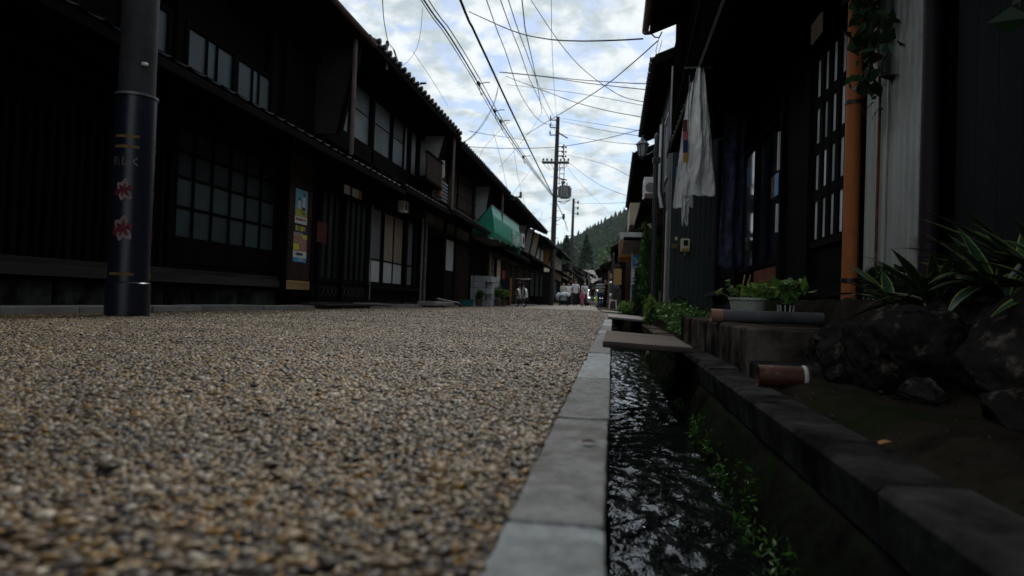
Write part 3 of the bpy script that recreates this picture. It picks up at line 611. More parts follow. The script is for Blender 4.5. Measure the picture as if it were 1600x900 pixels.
# ---- house B
B = house('town_house', 'wooden house with curtained ground windows and an upper balcony box', -4.7, 10.25)
LS.body(B, 10.25, 16.3, 4.5); LS.roof(B, 10.27, 16.62, -3.9, 4.20)
LS.roof(B, 12.62, 16.3, -4.02, 2.28, slope=.5, run=.95, name='lower_eave', back=False, tilerow=False)
LS.box('beam', 10.25, 16.3, 2.12, 2.24, -.15, .06, 'dark_wood_h', B); LS.box('beam', 10.25, 16.3, 2.75, 3.05, -.15, .05, 'dark_wood_h', B); LS.box('beam', 10.25, 16.3, 4.06, 4.2, -.15, .06, 'dark_wood_h', B)
for y in (10.27, 12.46, 14.9, 15.6, 16.16): LS.box('post', y, y + .13, 0, 4.4, -.15, .05, 'dark_wood', B)
mat('curtain', (.40, .42, .41), .9, .25, 5, (1, 14, .3), 0.1); mat('warm_reflection', (.24, .20, .155), .9, .3, 4, (1, 8, .3), .1)  # the warm one is a grey-brown reflection painted into the upper panes
LS.window(12.66, 13.36, .50, 1.95, -.02, 1, 2, 'frosted_grey', B, rowz=[.5, .95, 1.95], gms=['curtain', 'frosted_grey'])
LS.window(13.50, 14.80, .50, 1.95, -.02, 2, 2, 'curtain', B, rowz=[.5, .95, 1.95], gms=['curtain', 'warm_reflection'])
LS.window(14.95, 15.6, .50, 1.95, -.02, 1, 2, 'frosted_grey', B, rowz=[.5, .95, 1.95], gms=['frosted_grey', 'frosted_grey'])
LS.box('sill_board', 12.5, 16.1, .36, .45, -.15, .09, 'dark_wood_h', B); LS.box('kick_panel', 12.5, 16.1, .1, .36, -.15, -.02, 'dark_wood', B); LS.box('foundation', 12.4, 16.2, -.05, .1, -.15, .12, 'concrete', B)
for a, b in ((10.55, 11.45), (11.6, 12.55), (12.72, 13.68), (13.85, 14.6)): LS.window(a, b, 3.08, 4.05, -.03, 1, 2, 'frosted_grey', B, rowz=[3.08, 3.62, 4.05], mw=.012)
LS.box('plaster_panel', 14.78, 15.58, 3.06, 4.05, -.1, -.03, 'plaster', B)
LS.fin(B, 16.05, .55, .30, 3.2, 4.15, 'plaster')
bc = LS.box('balcony_floor', 14.85, 16.2, 2.86, 2.92, -.1, .50, 'dark_wood_h', B)
LS.slats('slat', 14.86, 16.2, 2.92, 3.52, .44, .475, 15, .075, 'brown_wood', bc); LS.box('rail', 14.84, 16.22, 3.50, 3.54, .41, .50, 'dark_wood_h', bc); LS.box('side_panel', 16.14, 16.2, 2.92, 3.5, 0, .44, 'brown_wood', bc)
LS.box('side_post', 16.22, 16.31, 2.72, 3.45, .36, .46, 'orange_wood', B); LS.box('side_sign', 16.32, 16.36, 3.2, 3.62, .25, .50, 'pr_white', B)
LS.pipe(B, 16.42, 2.42, 4.2, .70, .036, 'pipe_brown'); LS.pipe(B, 16.0, .12, 2.15, .10, .03, 'grey_metal'); LS.pipe(B, 16.22, .12, 2.15, .13, .035, 'pipe_brown')
for i in range(6): LS.piece('louvre', 16.34, 16.9, 2.64 + i * .085, 2.69 + i * .085, .3, .46, 'grey_metal', B)
lp = empty('porch_lamp', (-4.35, 13.6, 2.2), 0, 'small square white-framed lamp under the eave above curtained windows', 'lamp')
for a, b, c, e in ((13.5, 13.53, 1.98, 2.2), (13.73, 13.76, 1.98, 2.2), (13.53, 13.73, 1.98, 2.01), (13.53, 13.73, 2.17, 2.2)): LS.box('frame', a, b, c, e, .28, .42, 'pipe_white', lp)
LS.box('glass', 13.53, 13.73, 2.01, 2.17, .31, .39, 'clear_dark', lp); LS.box('mount', 13.6, 13.66, 2.2, 2.32, .33, .37, 'black_metal', lp)
t = MB().box((-4.5, 15.4, .04), (-4.05, 17.6, .14)).build('stone_step', 'slab_stone', bevel=.02); tag(t, 'flat grey stone step beside the open dark doorway', 'step')
t = MB().tube([(-4.25, 16.2, .2), (-4.2, 16.9, .16), (-4.0, 17.5, .1), (-3.95, 17.6, .05)], .04, 10).build('drain_hose', 'black_metal', smooth=True); tag(t, 'dark drain pipe lying over the stone step', 'pipe')

# ---- house C: open dark doorway, white panel, brown louvre wall above
C = house('town_house', 'wooden house with an open black doorway and brown slatted upper wall', -4.7, 16.3)
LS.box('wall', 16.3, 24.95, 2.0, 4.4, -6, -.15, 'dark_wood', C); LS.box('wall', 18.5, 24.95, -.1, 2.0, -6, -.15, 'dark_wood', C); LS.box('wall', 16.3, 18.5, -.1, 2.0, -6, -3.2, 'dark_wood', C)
LS.box('doorway_floor', 16.3, 18.5, -.1, .03, -3.2, -.1, 'concrete', C)
LS.roof(C, 16.64, 24.95, -3.9, 4.05); LS.roof(C, 16.35, 21.8, -4.02, 2.36, slope=.5, run=.95, name='lower_eave', back=False, tilerow=False)
for y in (16.3, 18.5, 19.75, 22.0, 24.8): LS.box('post', y, y + .12, 0, 4.0, -.15, .05, 'dark_wood', C)
LS.box('lintel', 16.3, 22.6, 1.92, 2.04, -.15, .07, 'dark_wood_h', C)
for a, b in ((16.45, 17.4), (17.45, 18.5), (18.65, 19.75), (19.9, 21.9)): LS.box('plaster_panel', a, b, 2.06, 2.38, -.12, -.02, 'greyplaster', C)
LS.box('white_panel', 18.64, 19.70, 1.03, 1.90, -.1, .0, 'plaster', C); LS.box('black_panel', 18.64, 19.70, .1, 1.03, -.1, .0, 'dark_wood', C)
LS.slats('slat', 19.95, 21.95, .15, 1.9, -.06, .01, 14, .05, 'brown_wood', C)
LS.slats('board', 17.0, 22.55, 2.72, 4.0, -.1, .02, 30, .172, 'brown_wood', C)
for z in (2.95, 3.35, 3.75): LS.box('batten', 17.0, 22.55, z, z + .04, .02, .045, 'brown_wood', C)
LS.fin(C, 22.7, .46, .29, 2.74, 4.05, 'plaster'); LS.pipe(C, 24.0, 2.35, 4.1, .70, .04, 'pipe_brown')
t = bx('blue_bag', (-6.3, 17.2, .02), (-5.8, 17.6, .45), 'pr_cyan', None, .08); tag(t, 'blue bag slumped on the floor inside the open doorway', 'bag'); t.name = 'sack'
t = MB().lathe((-4.3, 19.9, .0), [(.16, 0), (.2, .02), (.23, .2), (.24, .21), (.22, .205), (.19, .06)], 20).build('basin', mat('teal_plastic', (.03, .14, .15), .4, .1, 3, bump=0), smooth=True); tag(t, 'teal plastic basin on the paving beside the block wall', 'basin')
t = LS.box('fascia_board', 21.85, 25.3, 2.24, 2.38, .1, .62, 'greyplaster', C)
# stacked concrete blocks
bw = empty('block_wall', (-4.4, 22.3, 0), 0, 'short wall of pale grey concrete blocks near the green awning', 'wall')
mat('block', (.34, .36, .37), .95, .15, 5, bump=.4, dirt=(.2, .2, .2), dirt_at=(.5, .8))
for r in range(5):
    for i in range(4):
        o_ = (.2 if r % 2 else 0); pc('block', (.19, .39, .19), (-4.05 , 22.5 + i * .4 + o_ - .2, .11 + r * .2), 'block', bw, .008)
    for i in range(2): pc('block', (.39, .19, .19), (-4.36 - i * .4, 22.2, .11 + r * .2), 'block', bw, .008)
# ---- green awning
mat('awning', (.016, .29, .18), .38, .12, 3, bump=.08, spec=.5, piece=0)
aw = empty('shop_awning', (-4.6, 22.8, 2.3), 0, 'bright green shop awning with white lettering and scalloped hem', 'awning')
fx, n = -3.95, 60; v = []; f = []
for i in range(n + 1):
    y = 21.95 + 6.6 * i / n; sc = .09 * abs(math.sin(math.pi * (i / n) * 5)); top = 3.32 + .08 * i / n
    v += [(fx - .07, y, top), (fx - .01 + .01 * math.sin(i * .9), y, 2.95), (fx + .03 + .012 * math.sin(i * .7), y, 2.52), (fx + .04, y, 2.16 + .20 * i / n + sc)]
for i in range(n):
    for j in range(3): k = i * 4 + j; f.append((k, k + 1, k + 5, k + 4))
o = link(bpy.data.objects.new('front_cloth', npmesh('front_cloth', v, f, 'awning')), aw); m_ = o.modifiers.new('s', 'SOLIDIFY'); m_.thickness = .008
for y in (21.94, 28.56): MB().prism([(fx - .07, y, 3.32), (fx + .03, y, 2.22), (-4.62, y, 2.38), (-4.62, y, 2.55)], (0, .01, 0)).build('side_cloth', 'awning', aw)
MB().prism([(fx - .075, 21.95, 3.32), (fx - .075, 21.95, 3.325), (-4.65, 21.95, 2.66), (-4.65, 21.95, 2.655)], (0, 6.6, 0)).build('top_cloth', 'awning', aw)
MB().tube([(fx - .07, 21.92, 3.33), (fx - .07, 28.6, 3.41)], .02, 6).build('rail', 'grey_metal', aw); MB().tube([(fx + .03, 21.92, 2.22), (-4.65, 21.92, 2.38)], .015, 6).build('arm', 'pipe_white', aw)
lettering('うら小屋', .50, (fx + .06, 26.9, 2.60), (math.pi / 2, 0, math.pi / 2), 'white_paint', aw, .012); lettering('お食事処', .18, (fx + .058, 26.3, 2.86), (math.pi / 2, 0, math.pi / 2), 'white_paint', aw, .004)

# ---- house D behind the awning
D = house('town_house', 'wooden shop house behind the green awning with pale door frames', -4.7, 24.95)
LS.body(D, 24.95, 33, 4.2); LS.roof(D, 25.0, 33, -3.75, 3.98); LS.roof(D, 25.0, 33, -4.05, 2.12, slope=.45, run=.85, name='lower_eave', back=False, tilerow=False)
for y in (25.2, 27, 29, 31, 32.8): LS.box('post', y, y + .14, 0, 4.0, -.15, .05, 'dark_wood', D)
LS.box('lintel', 25, 33, 1.90, 2.05, -.15, .08, 'weathered', D)
LS.box('door_frame', 25.35, 25.5, .05, 1.95, -.1, .1, 'tan_wood', D); LS.window(25.55, 26.9, .8, 1.9, -.03, 3, 2, 'frosted_grey', D)
LS.box('plaster_panel', 27.15, 28.4, .6, 1.9, -.1, -.02, 'cream', D); LS.slats('slat', 28.5, 32.7, .15, 1.95, -.06, .01, 24, .07, 'brown_wood', D)
LS.box('red_sign', 28.7, 29.2, .9, 1.5, .02, .05, 'pr_red', D); LS.slats('board', 25.3, 32.7, 2.9, 3.95, -.1, -.02, 30, .23, 'dark_wood', D)
LS.window(30.2, 31.6, 2.9, 3.6, .0, 2, 1, 'frosted_grey', D); LS.fin(D, 32.9, .45, .28, 2.7, 3.9, 'plaster')
ac = empty('air_conditioner', (-4.2, 30.4, 2.6), 0, 'white outdoor unit under the eave just past the green awning', 'air conditioner')
def ac_unit(e, c, sx, sy, sz, face):
    x, y, z = c; MB().box((x - sx / 2, y - sy / 2, z), (x + sx / 2, y + sy / 2, z + sz)).build('casing', 'white_paint', e, bevel=.015)
    q = (x + face * (sx / 2 + .004), y - sy * .1, z + sz / 2); MB().lathe(q, [(sz * .40, 0), (sz * .40, face * .01), (sz * .36, face * .012)], 20, 'x').build('fan_grille', 'grey_metal', e)
    for i in range(5): r = sz * (.08 + .07 * i); MB().tube([(q[0] + face * .014, q[1] + r * math.cos(a), q[2] + r * math.sin(a)) for a in [2 * math.pi * k / 14 for k in range(15)]], .004, 4).build('grille_ring', 'black_metal', e)
    for s in (-1, 1): MB().box((x - sx * .4, y + s * sy * .35 - .03, z - .05), (x + sx * .4, y + s * sy * .35 + .03, z)).build('foot', 'black_metal', e)
ac_unit(ac, (-4.2, 30.4, 2.65), .3, .8, .58, 1)
# ---- houses E, F and the ones beyond the big pole
def plain_house(side, y0, y1, ez, ex, label, wall='dark_wood', up='plaster', lowz=2.35, xw=None, glassm='frosted_dark', finm='plaster', low=True, seed=1):
    rs = random.Random(seed); h = house('town_house', label, side.xw, y0)
    side.body(h, y0, y1, ez + .25, wall); side.roof(h, y0 + .02, y1, ex, ez)
    if low: side.roof(h, y0 + .02, y1, side.xw + side.s * .75, lowz, slope=.45, run=.9, name='lower_eave', back=False, tilerow=False)
    n = max(2, int((y1 - y0) / 1.9)); st = (y1 - y0) / n
    for i in range(n + 1): side.box('post', y0 + i * st - (.06 if i else 0), y0 + i * st + (.06 if i < n else 0), 0, ez, -.15, .05, 'dark_wood', h)
    side.box('beam', y0, y1, 1.95, 2.08, -.15, .07, 'dark_wood_h', h)
    for i in range(n):
        a, b = y0 + i * st + .12, y0 + (i + 1) * st - .12; k = rs.random()
        if k < .45: side.slats('slat', a, b, .2, 1.9, -.06, .01, int((b - a) / .14), .06, 'brown_wood', h)
        elif k < .8: side.window(a, b, .55, 1.9, -.03, 3, 2, glassm, h)
        else: side.box('plaster_panel', a, b, .3, 1.9, -.12, -.03, 'greyplaster', h)
        if rs.random() < .6: side.window(a, b, lowz + .55, ez - .25, -.02, 3, 1, glassm, h)
        else: side.box('plaster_panel', a, b, lowz + .45, ez - .1, -.12, -.02, up, h)
    if finm: side.fin(h, y1 - .1, .5, .28, lowz + .35, ez, finm)
    return h
h = plain_house(LS, 33.05, 38.4, 4.05, -3.8, 'dark wooden house with a slanted pale fin wall before the utility pole', finm='cream', seed=4)
LS.fin(h, 35.4, .5, .28, 2.7, 4.0, 'plaster'); 
plain_house(LS, 38.5, 46, 3.75, -3.85, 'low dark wooden house standing behind the tall utility pole', finm='orange_wood', seed=5)
LS2 = Side(-4.9, 1)
yb = house('shop_building', 'cream two-storey building with a long pale window band beyond the poles', -4.9, 54)
LS2.body(yb, 54, 66, 4.3, 'cream'); LS2.roof(yb, 54, 66, -4.1, 4.25, slope=.3, gutter=None, tilerow=False); LS2.roof(yb, 54, 66, -3.9, 2.5, slope=.35, run=1.0, name='lower_eave', back=False, tilerow=False)
for i in range(9): LS2.window(54.3 + i * 1.3, 55.4 + i * 1.3, 2.95, 3.9, -.1, 2, 1, 'curtain', yb, fm='tan_wood')
bx('side_wall', (-11, 53.86, -.1), (-4.95, 53.97, 2.6), 'dark_wood', yb); LS2.box('shop_front', 54.2, 65.5, .2, 2.2, -.2, -.08, 'dark_wood', yb); LS2.window(55, 60, .7, 2.0, -.05, 5, 1, 'frosted_grey', yb); LS2.box('end_panel', 53.95, 54.0, 2.9, 4.0, -1.2, -.1, 'orange_wood', yb)
LS2.slats('plank', 54.1, 65.9, 2.6, 2.9, -.14, -.1, 30, .36, 'cream', yb)
for k, (y0, xw, ez, wl, lb) in enumerate(((68, -5.0, 3.4, 'greyplaster', 'grey rendered house far down the road behind the strollers'), (78, -4.4, 3.6, 'tan_wood', 'tan boarded house at the far bend of the road'), (90, -3.2, 3.8, 'dark_wood', 'small dark house closing the far end of the road'))):
    plain_house(Side(xw, 1), y0, y0 + 9, ez, xw + .7, lb, wl, 'cream', 2.2, glassm='frosted_grey', finm=None, seed=20 + k)
# a house across the far end of the road
fe = empty('town_house', (-2.5, 104, 0), 0, 'dark roofed house standing across the far end of the road', 'house', G_HOUSE)
bx('wall', (-9, 104, -.1), (4, 110, 3.4), 'greyplaster', fe)
MB().prism([(-9.6, 103.2, 3.3), (-9.6, 107, 5.4), (-9.6, 110.8, 3.3)], (14.2, 0, 0)).build('roof', 'tile', fe)
for i in range(5): bx('window', (-8 + i * 2.3, 103.93, 1.0), (-6.9 + i * 2.3, 103.99, 2.2), 'frosted_grey', fe)

# ---- the wrapped pole in front of house A
PX, PY, PR = -3.80, 4.91, .149
mat('pole_navy', (.006, .008, .016), .35, .25, 3, bump=.06, spec=.5); mat('pole_grey', (.03, .03, .033), .6, .25, 4, bump=.1)
pl = empty('utility_pole', (PX, PY, 0), 0, 'thick dark pole with a navy printed sleeve of pink lilies', 'pole')
MB().lathe((PX, PY, 0), [(PR - .012, -.1), (PR - .018, 4.5), (PR - .035, 9.2)], 28).build('shaft', 'pole_grey', pl, smooth=True)
sv = MB().lathe((PX, PY, 0), [(PR + .012, .0), (PR + .012, .26), (PR, .27), (PR, 1.72), (PR + .006, 1.725), (PR + .006, 1.75), (PR - .008, 1.755)], 36).build('sleeve', 'pole_navy', pl, smooth=True)
MB().lathe((PX, PY, 0), [(PR + .009, 1.732), (PR + .009, 1.748)], 36).build('clamp_band', 'grey_metal', pl)
for nm, c in (('pp_gold', (.14, .085, .03)), ('pp_pink', (.11, .02, .03)), ('pp_pale', (.20, .15, .145))): mat(nm, c, .5, .35, 14, bump=0, piece=0)
def wrap_mesh(me, ang, z, r):
    for q in me.vertices:
        a = ang + q.co.x / r; rr = r + .001 + q.co.z; zz_ = z + q.co.y; q.co = (rr * math.cos(a), rr * math.sin(a), zz_)
    return me
ang0 = math.atan2(-PY, -PX) - .42            # faces the lens, turned a little away from the road
def printed(me, m, ang, z, name='printed_mark', r=PR):
    me.materials.clear(); me.materials.append(MAT[m]); o = bpy.data.objects.new(name, wrap_mesh(me, ang, z, r)); link(o, sv, (PX, PY, 0)); return o
def band(w, h, nx=12):
    me = bpy.data.meshes.new('band'); v = [(-w / 2 + w * i / nx, y, .001) for i in range(nx + 1) for y in (-h / 2, h / 2)]; f = [(2 * i, 2 * i + 2, 2 * i + 3, 2 * i + 1) for i in range(nx)]; me.from_pydata(v, [], f); return me
for da in (0, 2.2, -2.0):
    a = ang0 + da
    for z in (1.40, 1.32, .33): printed(band(.19, .022), 'pp_gold', a, z, 'gold_band')
    printed(text_mesh('美しく', .075, .0005), 'pp_pale', a, 1.20)
    for z, s in ((.98, .9), (.68, 1.05)):
        for k in range(6):
            me = bpy.data.meshes.new('petal'); b = k * math.pi / 3 + .3; ln = .11 * s * (1 if k % 2 else .85); wd = .036 * s; pts = []
            for t, w2 in ((0, .25), (.25, .8), (.55, 1), (.8, .6), (1, .05)): pts.append((t, w2))
            out = [(t * ln, wd * w2) for t, w2 in pts] + [(t * ln, -wd * w2) for t, w2 in pts[::-1]]
            ca, sa = math.cos(b), math.sin(b); me.from_pydata([((x * ca - y * sa) * .8, x * sa + y * ca, .001 + .0004 * k) for x, y in out], [], [tuple(range(len(out)))])
            printed(me, 'pp_pale' if k % 3 else 'pp_pink', a, z, 'printed_petal')
            me2 = bpy.data.meshes.new('petal'); me2.from_pydata([((x * ca - y * .5 * sa) * .55, x * .6 * sa + y * .5 * ca, .0042 + .0003 * k) for x, y in out], [], [tuple(range(len(out)))]); printed(me2, 'pp_pink', a, z, 'printed_petal')
MB().lathe((PX + math.cos(ang0 + .75) * (PR - .012), PY + math.sin(ang0 + .75) * (PR - .012), 1.98), [(.0, -.014), (.022, -.012), (.026, 0), (.022, .012), (0, .014)], 10).build('pole_tag', 'pipe_white', pl)
t = LS.pipe(None, 4.15, .3, 1.9, .06, .008, 'pipe_white', 'conduit', 1); tag(t, 'thin pale cable hanging down the dark lattice front', 'cable')
# ------------------------------------------------------------------ houses beyond the channel
RS = Side(1.65, -1)
mat('galv', (.36, .365, .335), .55, .18, 3, (1, 1, .3), .05, dirt=(.13, .085, .045), dirt_scale=1.6, dirt_at=(.6, .72), spec=.4, metal=.25, piece=.05)
mat('green_metal', (.028, .036, .036), .5, .15, 3, (1, 1, .3), .05, spec=.4, piece=.05)
mat('orange_pipe', (.39, .125, .042), .5, .18, 4, (1, 1, .3), .05, piece=0, dirt=(.22, .07, .026), dirt_scale=3, dirt_at=(.55, .8))
mat('rust', (.12, .04, .02), .8, .4, 7, bump=.2, dirt=(.3, .27, .22), dirt_at=(.6, .68), dirt_scale=5)
mat('purple_pipe', (.022, .016, .021), .5, .2, 4, bump=.04)
mat('cloth_white', (.62, .62, .61), .9, .1, 4, bump=.1); mat('cloth_navy', (.018, .022, .045), .9, .5, 9, bump=.1, c2=(.10, .11, .17), c=(.012, .014, .03)) if 0 else mat('cloth_navy', (.012, .014, .03), .9, scale=9, bump=.1, c2=(.08, .09, .15))
def corr(name, p0, p1, z0, z1, pitch, amp, m, par, square=True):
    p0, p1 = Vector(p0), Vector(p1); d = (p1 - p0); n = int(d.length / pitch); d.normalize(); nr = Vector((d.y, -d.x)); prof = []
    for i in range(n):
        for t, a in (((0, 0), (.3, 0), (.42, 1), (.88, 1)) if square else ((0, 0), (.25, .7), (.5, 1), (.75, .7))): q = p0 + d * ((i + t) * pitch) + nr * a * amp; prof.append(q)
    prof.append(p0 + d * n * pitch)
    v = [(q.x, q.y, z) for q in prof for z in (z0, z1)]; f = [(2 * i, 2 * i + 2, 2 * i + 3, 2 * i + 1) for i in range(len(prof) - 1)]
    return link(bpy.data.objects.new(name, MB().add(v, f).mesh(name, m)), par)
R1 = house('town_house', 'dark house above the channel with lattice door, orange pipe and tin siding', 1.65, -4)
RS.body(R1, -4, 11.3, 2.9, 'dark_wood'); bx('upper_wall', (.88, -4, 2.95), (6, 11.3, 4.9), 'shade_wood', R1)
RU = Side(.88, -1)
for i in range(24): RU.piece('board', -1 + i * .51, -1 + i * .51 + .5, 3.0, 4.4, 0, .02 + .004 * (i % 3), 'shade_wood', R1)
RS.roof(R1, -4, 10.1, .42, 4.22, slope=.4, run=3.2, gutter='pipe_brown'); RS.roof(R1, -4, 11.3, .82, 2.70, slope=.35, run=.86, name='lower_eave', back=False, gutter=None, tilerow=False)
for y in (2.6, 4.82, 6.05, 7.0, 9.5, 11.15): RS.box('post', y, y + .12, .1, 2.9, -.15, .05, 'dark_wood', R1)
RS.box('foundation', -4, 11.3, -.1, .34, -.15, .06, 'coping', R1); RS.box('sill_beam', -4, 11.3, .34, .44, -.15, .08, 'dark_wood_h', R1)
ld = RS.window(4.99, 6.02, .80, 2.34, .0, 5, 4, 'frosted_white', R1, name='lattice_door', fw=.05, mw=.085); RS.box('lower_panel', 4.96, 6.05, .44, .74, -.08, .0, 'dark_wood', R1)
for o in ld.children: o.scale = (1, .9, 1)
RS.slats('board', 6.2, 7.0, .46, 2.6, -.1, .01, 5, .155, 'dark_wood', R1)
RS.window(7.2, 8.4, .75, 2.2, -.02, 2, 1, 'clear_dark', R1); RS.window(8.5, 9.4, .75, 2.2, -.02, 1, 1, 'clear_dark', R1)
RS.box('rusty_sheet', 7.15, 8.3, .46, .67, .01, .03, 'rust', R1); RS.box('name_plate', 5.7, 5.98, 2.46, 2.62, .06, .075, 'pr_white', R1)
RS.box('strip', 7.06, 7.1, 1.62, 2.0, .05, .07, 'pr_white', R1); RS.box('strip', 7.06, 7.1, 1.0, 1.28, .05, .07, 'pr_white', R1)
RS.slats('board', 9.65, 11.1, .46, 2.6, -.1, .0, 8, .176, 'dark_wood', R1)
corr('tin_siding', (1.60, 3.70), (1.60, 4.76), .30, 2.72, .082, -.012, 'galv', R1); RS.box('siding_back', 3.66, 4.8, .3, 2.72, -.1, .02, 'dark_wood', R1)
MB().tube([(1.572, 4.42, .33), (1.575, 4.42, 1.55), (1.57, 4.46, 1.9), (1.57, 4.46, 2.6)], .009, 8).build('vent_pipe', 'rust', R1, smooth=True)
MB().tube([(1.572, 4.28, .33), (1.572, 4.28, 2.2)], .006, 6).build('seam_trim', 'grey_metal', R1)
MB().tube([(1.565, 4.36, 1.66), (1.565, 4.36, 2.6)], .02, 10).build('pipe_lagging', 'greyplaster', R1, smooth=True); MB().tube([(1.565, 4.29, 1.62), (1.565, 4.29, 2.6)], .018, 10).build('pipe_lagging', 'greyplaster', R1, smooth=True)
MB().tube([(1.545, 3.66, .26), (1.545, 3.66, 2.66)], .045, 14).build('corner_downpipe', 'purple_pipe', R1, smooth=True)
RS.slats('board', .1, 3.5, .36, 2.66, .03, .06, 19, .176, mat('teal_board', (.004, .006, .0065), .8, .4, 8, V3, .3), R1)
op = MB().tube([(1.545, 4.79, .30), (1.545, 4.79, 2.62)], .05, 18).build('drain_pipe', 'orange_pipe', None, smooth=True); tag(op, 'orange vertical drain pipe beside the lattice door', 'pipe')
for z in (.44, 1.62): MB().lathe((1.545, 4.79, z), [(.056, -.012), (.056, .012)], 18).build('clamp', 'black_metal', op)
t = RS.box('small_poster', 6.98, 7.28, 1.36, 1.58, .075, .08, 'pr_cyan', None); tag(t, 'small blue poster on the post between dark window and boards', 'poster'); RS.box('printed_picture', 7.14, 7.28, 1.36, 1.58, .08, .0815, 'rust', t)
# cloth beside the window and the big hanging sheet
def cloth(name, m, x0, x1, y, z0, z1, nx, nz, amp, seed, taper=(0, 0), hem=.05):
    v = []; f = []
    for j in range(nz + 1):
        t = j / nz
        for i in range(nx + 1):
            u = i / nx; a = x0 + taper[0] * (1 - t); b = x1 + taper[1] * (1 - t); fold = math.sin(u * 9 + 2 * mnoise.noise(Vector((u * 3, t * 2, seed)))) * amp + mnoise.fractal(Vector((u * 5, t * 6, seed + 5)), 1, 2, 4) * amp * .8
            v.append((a + (b - a) * u, y + fold * (.3 + .9 * (1 - t * .6)), z0 + (z1 - z0) * t + (hem * mnoise.noise(Vector((u * 4, 0, seed))) if j == 0 else 0)))
    for j in range(nz):
        for i in range(nx): k = j * (nx + 1) + i; f.append((k, k + 1, k + nx + 2, k + nx + 1))
    o = link(bpy.data.objects.new(name, npmesh(name, v, f, m))); s = o.modifiers.new('s', 'SOLIDIFY'); s.thickness = .004; return o
t = cloth('hanging_cloth', 'cloth_navy', 1.32, 1.56, 8.75, .72, 2.66, 16, 40, .04, 3, (-.04, .0)); tag(t, 'dark navy patterned cloth hanging by the house window', 'cloth')
sh = empty('hanging_sheet', (.8, 7.2, 1.3), 0, 'large white sheet hanging from the eave over the channel', 'sheet')
def drape(name, top, bot, y, z0, z1, bulge, seed, nx=60, nz=110):
    """a gathered sheet: narrow where it is tied, belly towards the lower third, crumpled hem"""
    v = []; f = []
    for j in range(nz + 1):
        t = j / nz; k = (1 - t) ** .75
        for i in range(nx + 1):
            u = i / nx; a = top[0] + (bot[0] - top[0]) * k; b = top[1] + (bot[1] - top[1]) * k
            fold = .020 * math.sin(u * 11 + 1.5 * mnoise.noise(Vector((u * 2, t * 2, seed)))) * (.35 + t) + .035 * mnoise.fractal(Vector((u * 4, t * 5, seed + 5)), 1, 2, 5) + .012 * abs(mnoise.noise(Vector((u * 9 + t * 6, t * 11, seed))))
            v.append((a + (b - a) * u, y - bulge * math.sin(math.pi * u) * math.sin(math.pi * min(1, (1 - t) * 1.1)) ** .7 + fold, z0 + (z1 - z0) * t + (.06 * mnoise.noise(Vector((u * 3, 0, seed))) * (1 - t) ** 6)))
    for j in range(nz):
        for i in range(nx): k = j * (nx + 1) + i; f.append((k, k + 1, k + nx + 2, k + nx + 1))
    o = link(bpy.data.objects.new(name, npmesh(name, v, f, 'cloth_white')), sh); q = o.modifiers.new('s', 'SOLIDIFY'); q.thickness = .004; return o
drape('sheet', (.79, .84), (.69, 1.01), 7.2, 1.38, 2.70, .10, 1); drape('sheet', (.745, .80), (.60, .80), 7.36, 1.27, 2.60, .05, 8); drape('torn_tail', (.68, .76), (.69, .75), 7.30, 1.08, 1.36, .01, 4, 14, 20)
MB().tube([(.66, 7.2, 2.70), (.95, 7.2, 2.70)], .008, 6).build('rod', 'grey_metal', sh)
pn = empty('printed_flag', (.7, 7.1, 1.5), 0, 'narrow printed pennant with orange and blue patches behind the white sheet', 'flag')
for i, (m, z0, z1) in enumerate((('rust', 2.02, 2.14), ('pr_pink', 1.93, 2.02), ('pr_navy', 1.80, 1.93), ('pr_gold', 1.70, 1.80))): bx('patch', (.655 + i * .004, 7.12, z0), (.70 + i * .006, 7.135, z1), m, pn)
bx('pole', (.705, 7.13, 1.6), (.712, 7.14, 2.6), 'black_metal', pn)
t = MB().tube([(.86, 6.4, 4.2), (.84, 7.4, 3.6), (.80, 9.2, 3.1), (.79, 11.2, 2.62)], .008, 6).build('eave_cable', 'cable'); tag(t, 'loose black cable sagging past the upper eave over the channel', 'cable')
t = MB().box((1.45, 10.2, .40), (1.62, 11.2, .46)).build('bench_board', 'weathered', bevel=.006); tag(t, 'short weathered brown board jutting from the dark wall base', 'board')

# ---- R2: dark green metal sided house with the electric meter
R2S = Side(1.0, -1)
R2 = house('town_house', 'house with dark green ribbed metal side wall and electric meter', 1.0, 12.4)
bx('wall', (1.0, 12.42, .12), (6, 18.6, 4.9), 'greyplaster', R2); bx('foundation', (.97, 12.38, -.1), (6, 18.6, .22), 'concrete', R2)
corr('ribbed_siding', (.98, 12.40), (3.2, 12.40), .22, 4.6, .085, .012, 'green_metal', R2)
R2S.roof(R2, 12.5, 18.7, .62, 4.62, slope=.4, run=3.4, gutter=None, tile='tile')
MB().tube([(.93, 12.36, -.05), (.93, 12.36, 4.5)], .02, 10).build('downpipe', 'grey_metal', R2, smooth=True); MB().tube([(.87, 12.5, -.05), (.87, 12.5, 2.0), (.80, 12.5, 2.3), (.80, 12.5, 3.6)], .022, 8).build('downpipe', 'black_metal', R2, smooth=True)
MB().tube([(.84, 12.55, 2.0), (.80, 12.55, 2.25), (.80, 12.55, 3.5)], .05, 12).build('duct', 'pipe_white', R2, smooth=True); MB().tube([(.75, 12.8, 2.5), (.75, 12.8, 3.3)], .03, 10).build('duct', 'pipe_white', R2, smooth=True)
R2S.window(13.6, 15.2, 2.8, 4.0, .0, 3, 1, 'frosted_grey', R2, fm='grey_metal'); R2S.window(13.2, 14.8, .6, 1.9, .0, 3, 1, 'frosted_dark', R2); R2S.box('pale_post', 13.0, 13.1, .2, 2.0, .0, .06, 'cream', R2)
R2S.window(15.6, 18.3, .3, 2.0, .0, 4, 2, 'frosted_dark', R2)
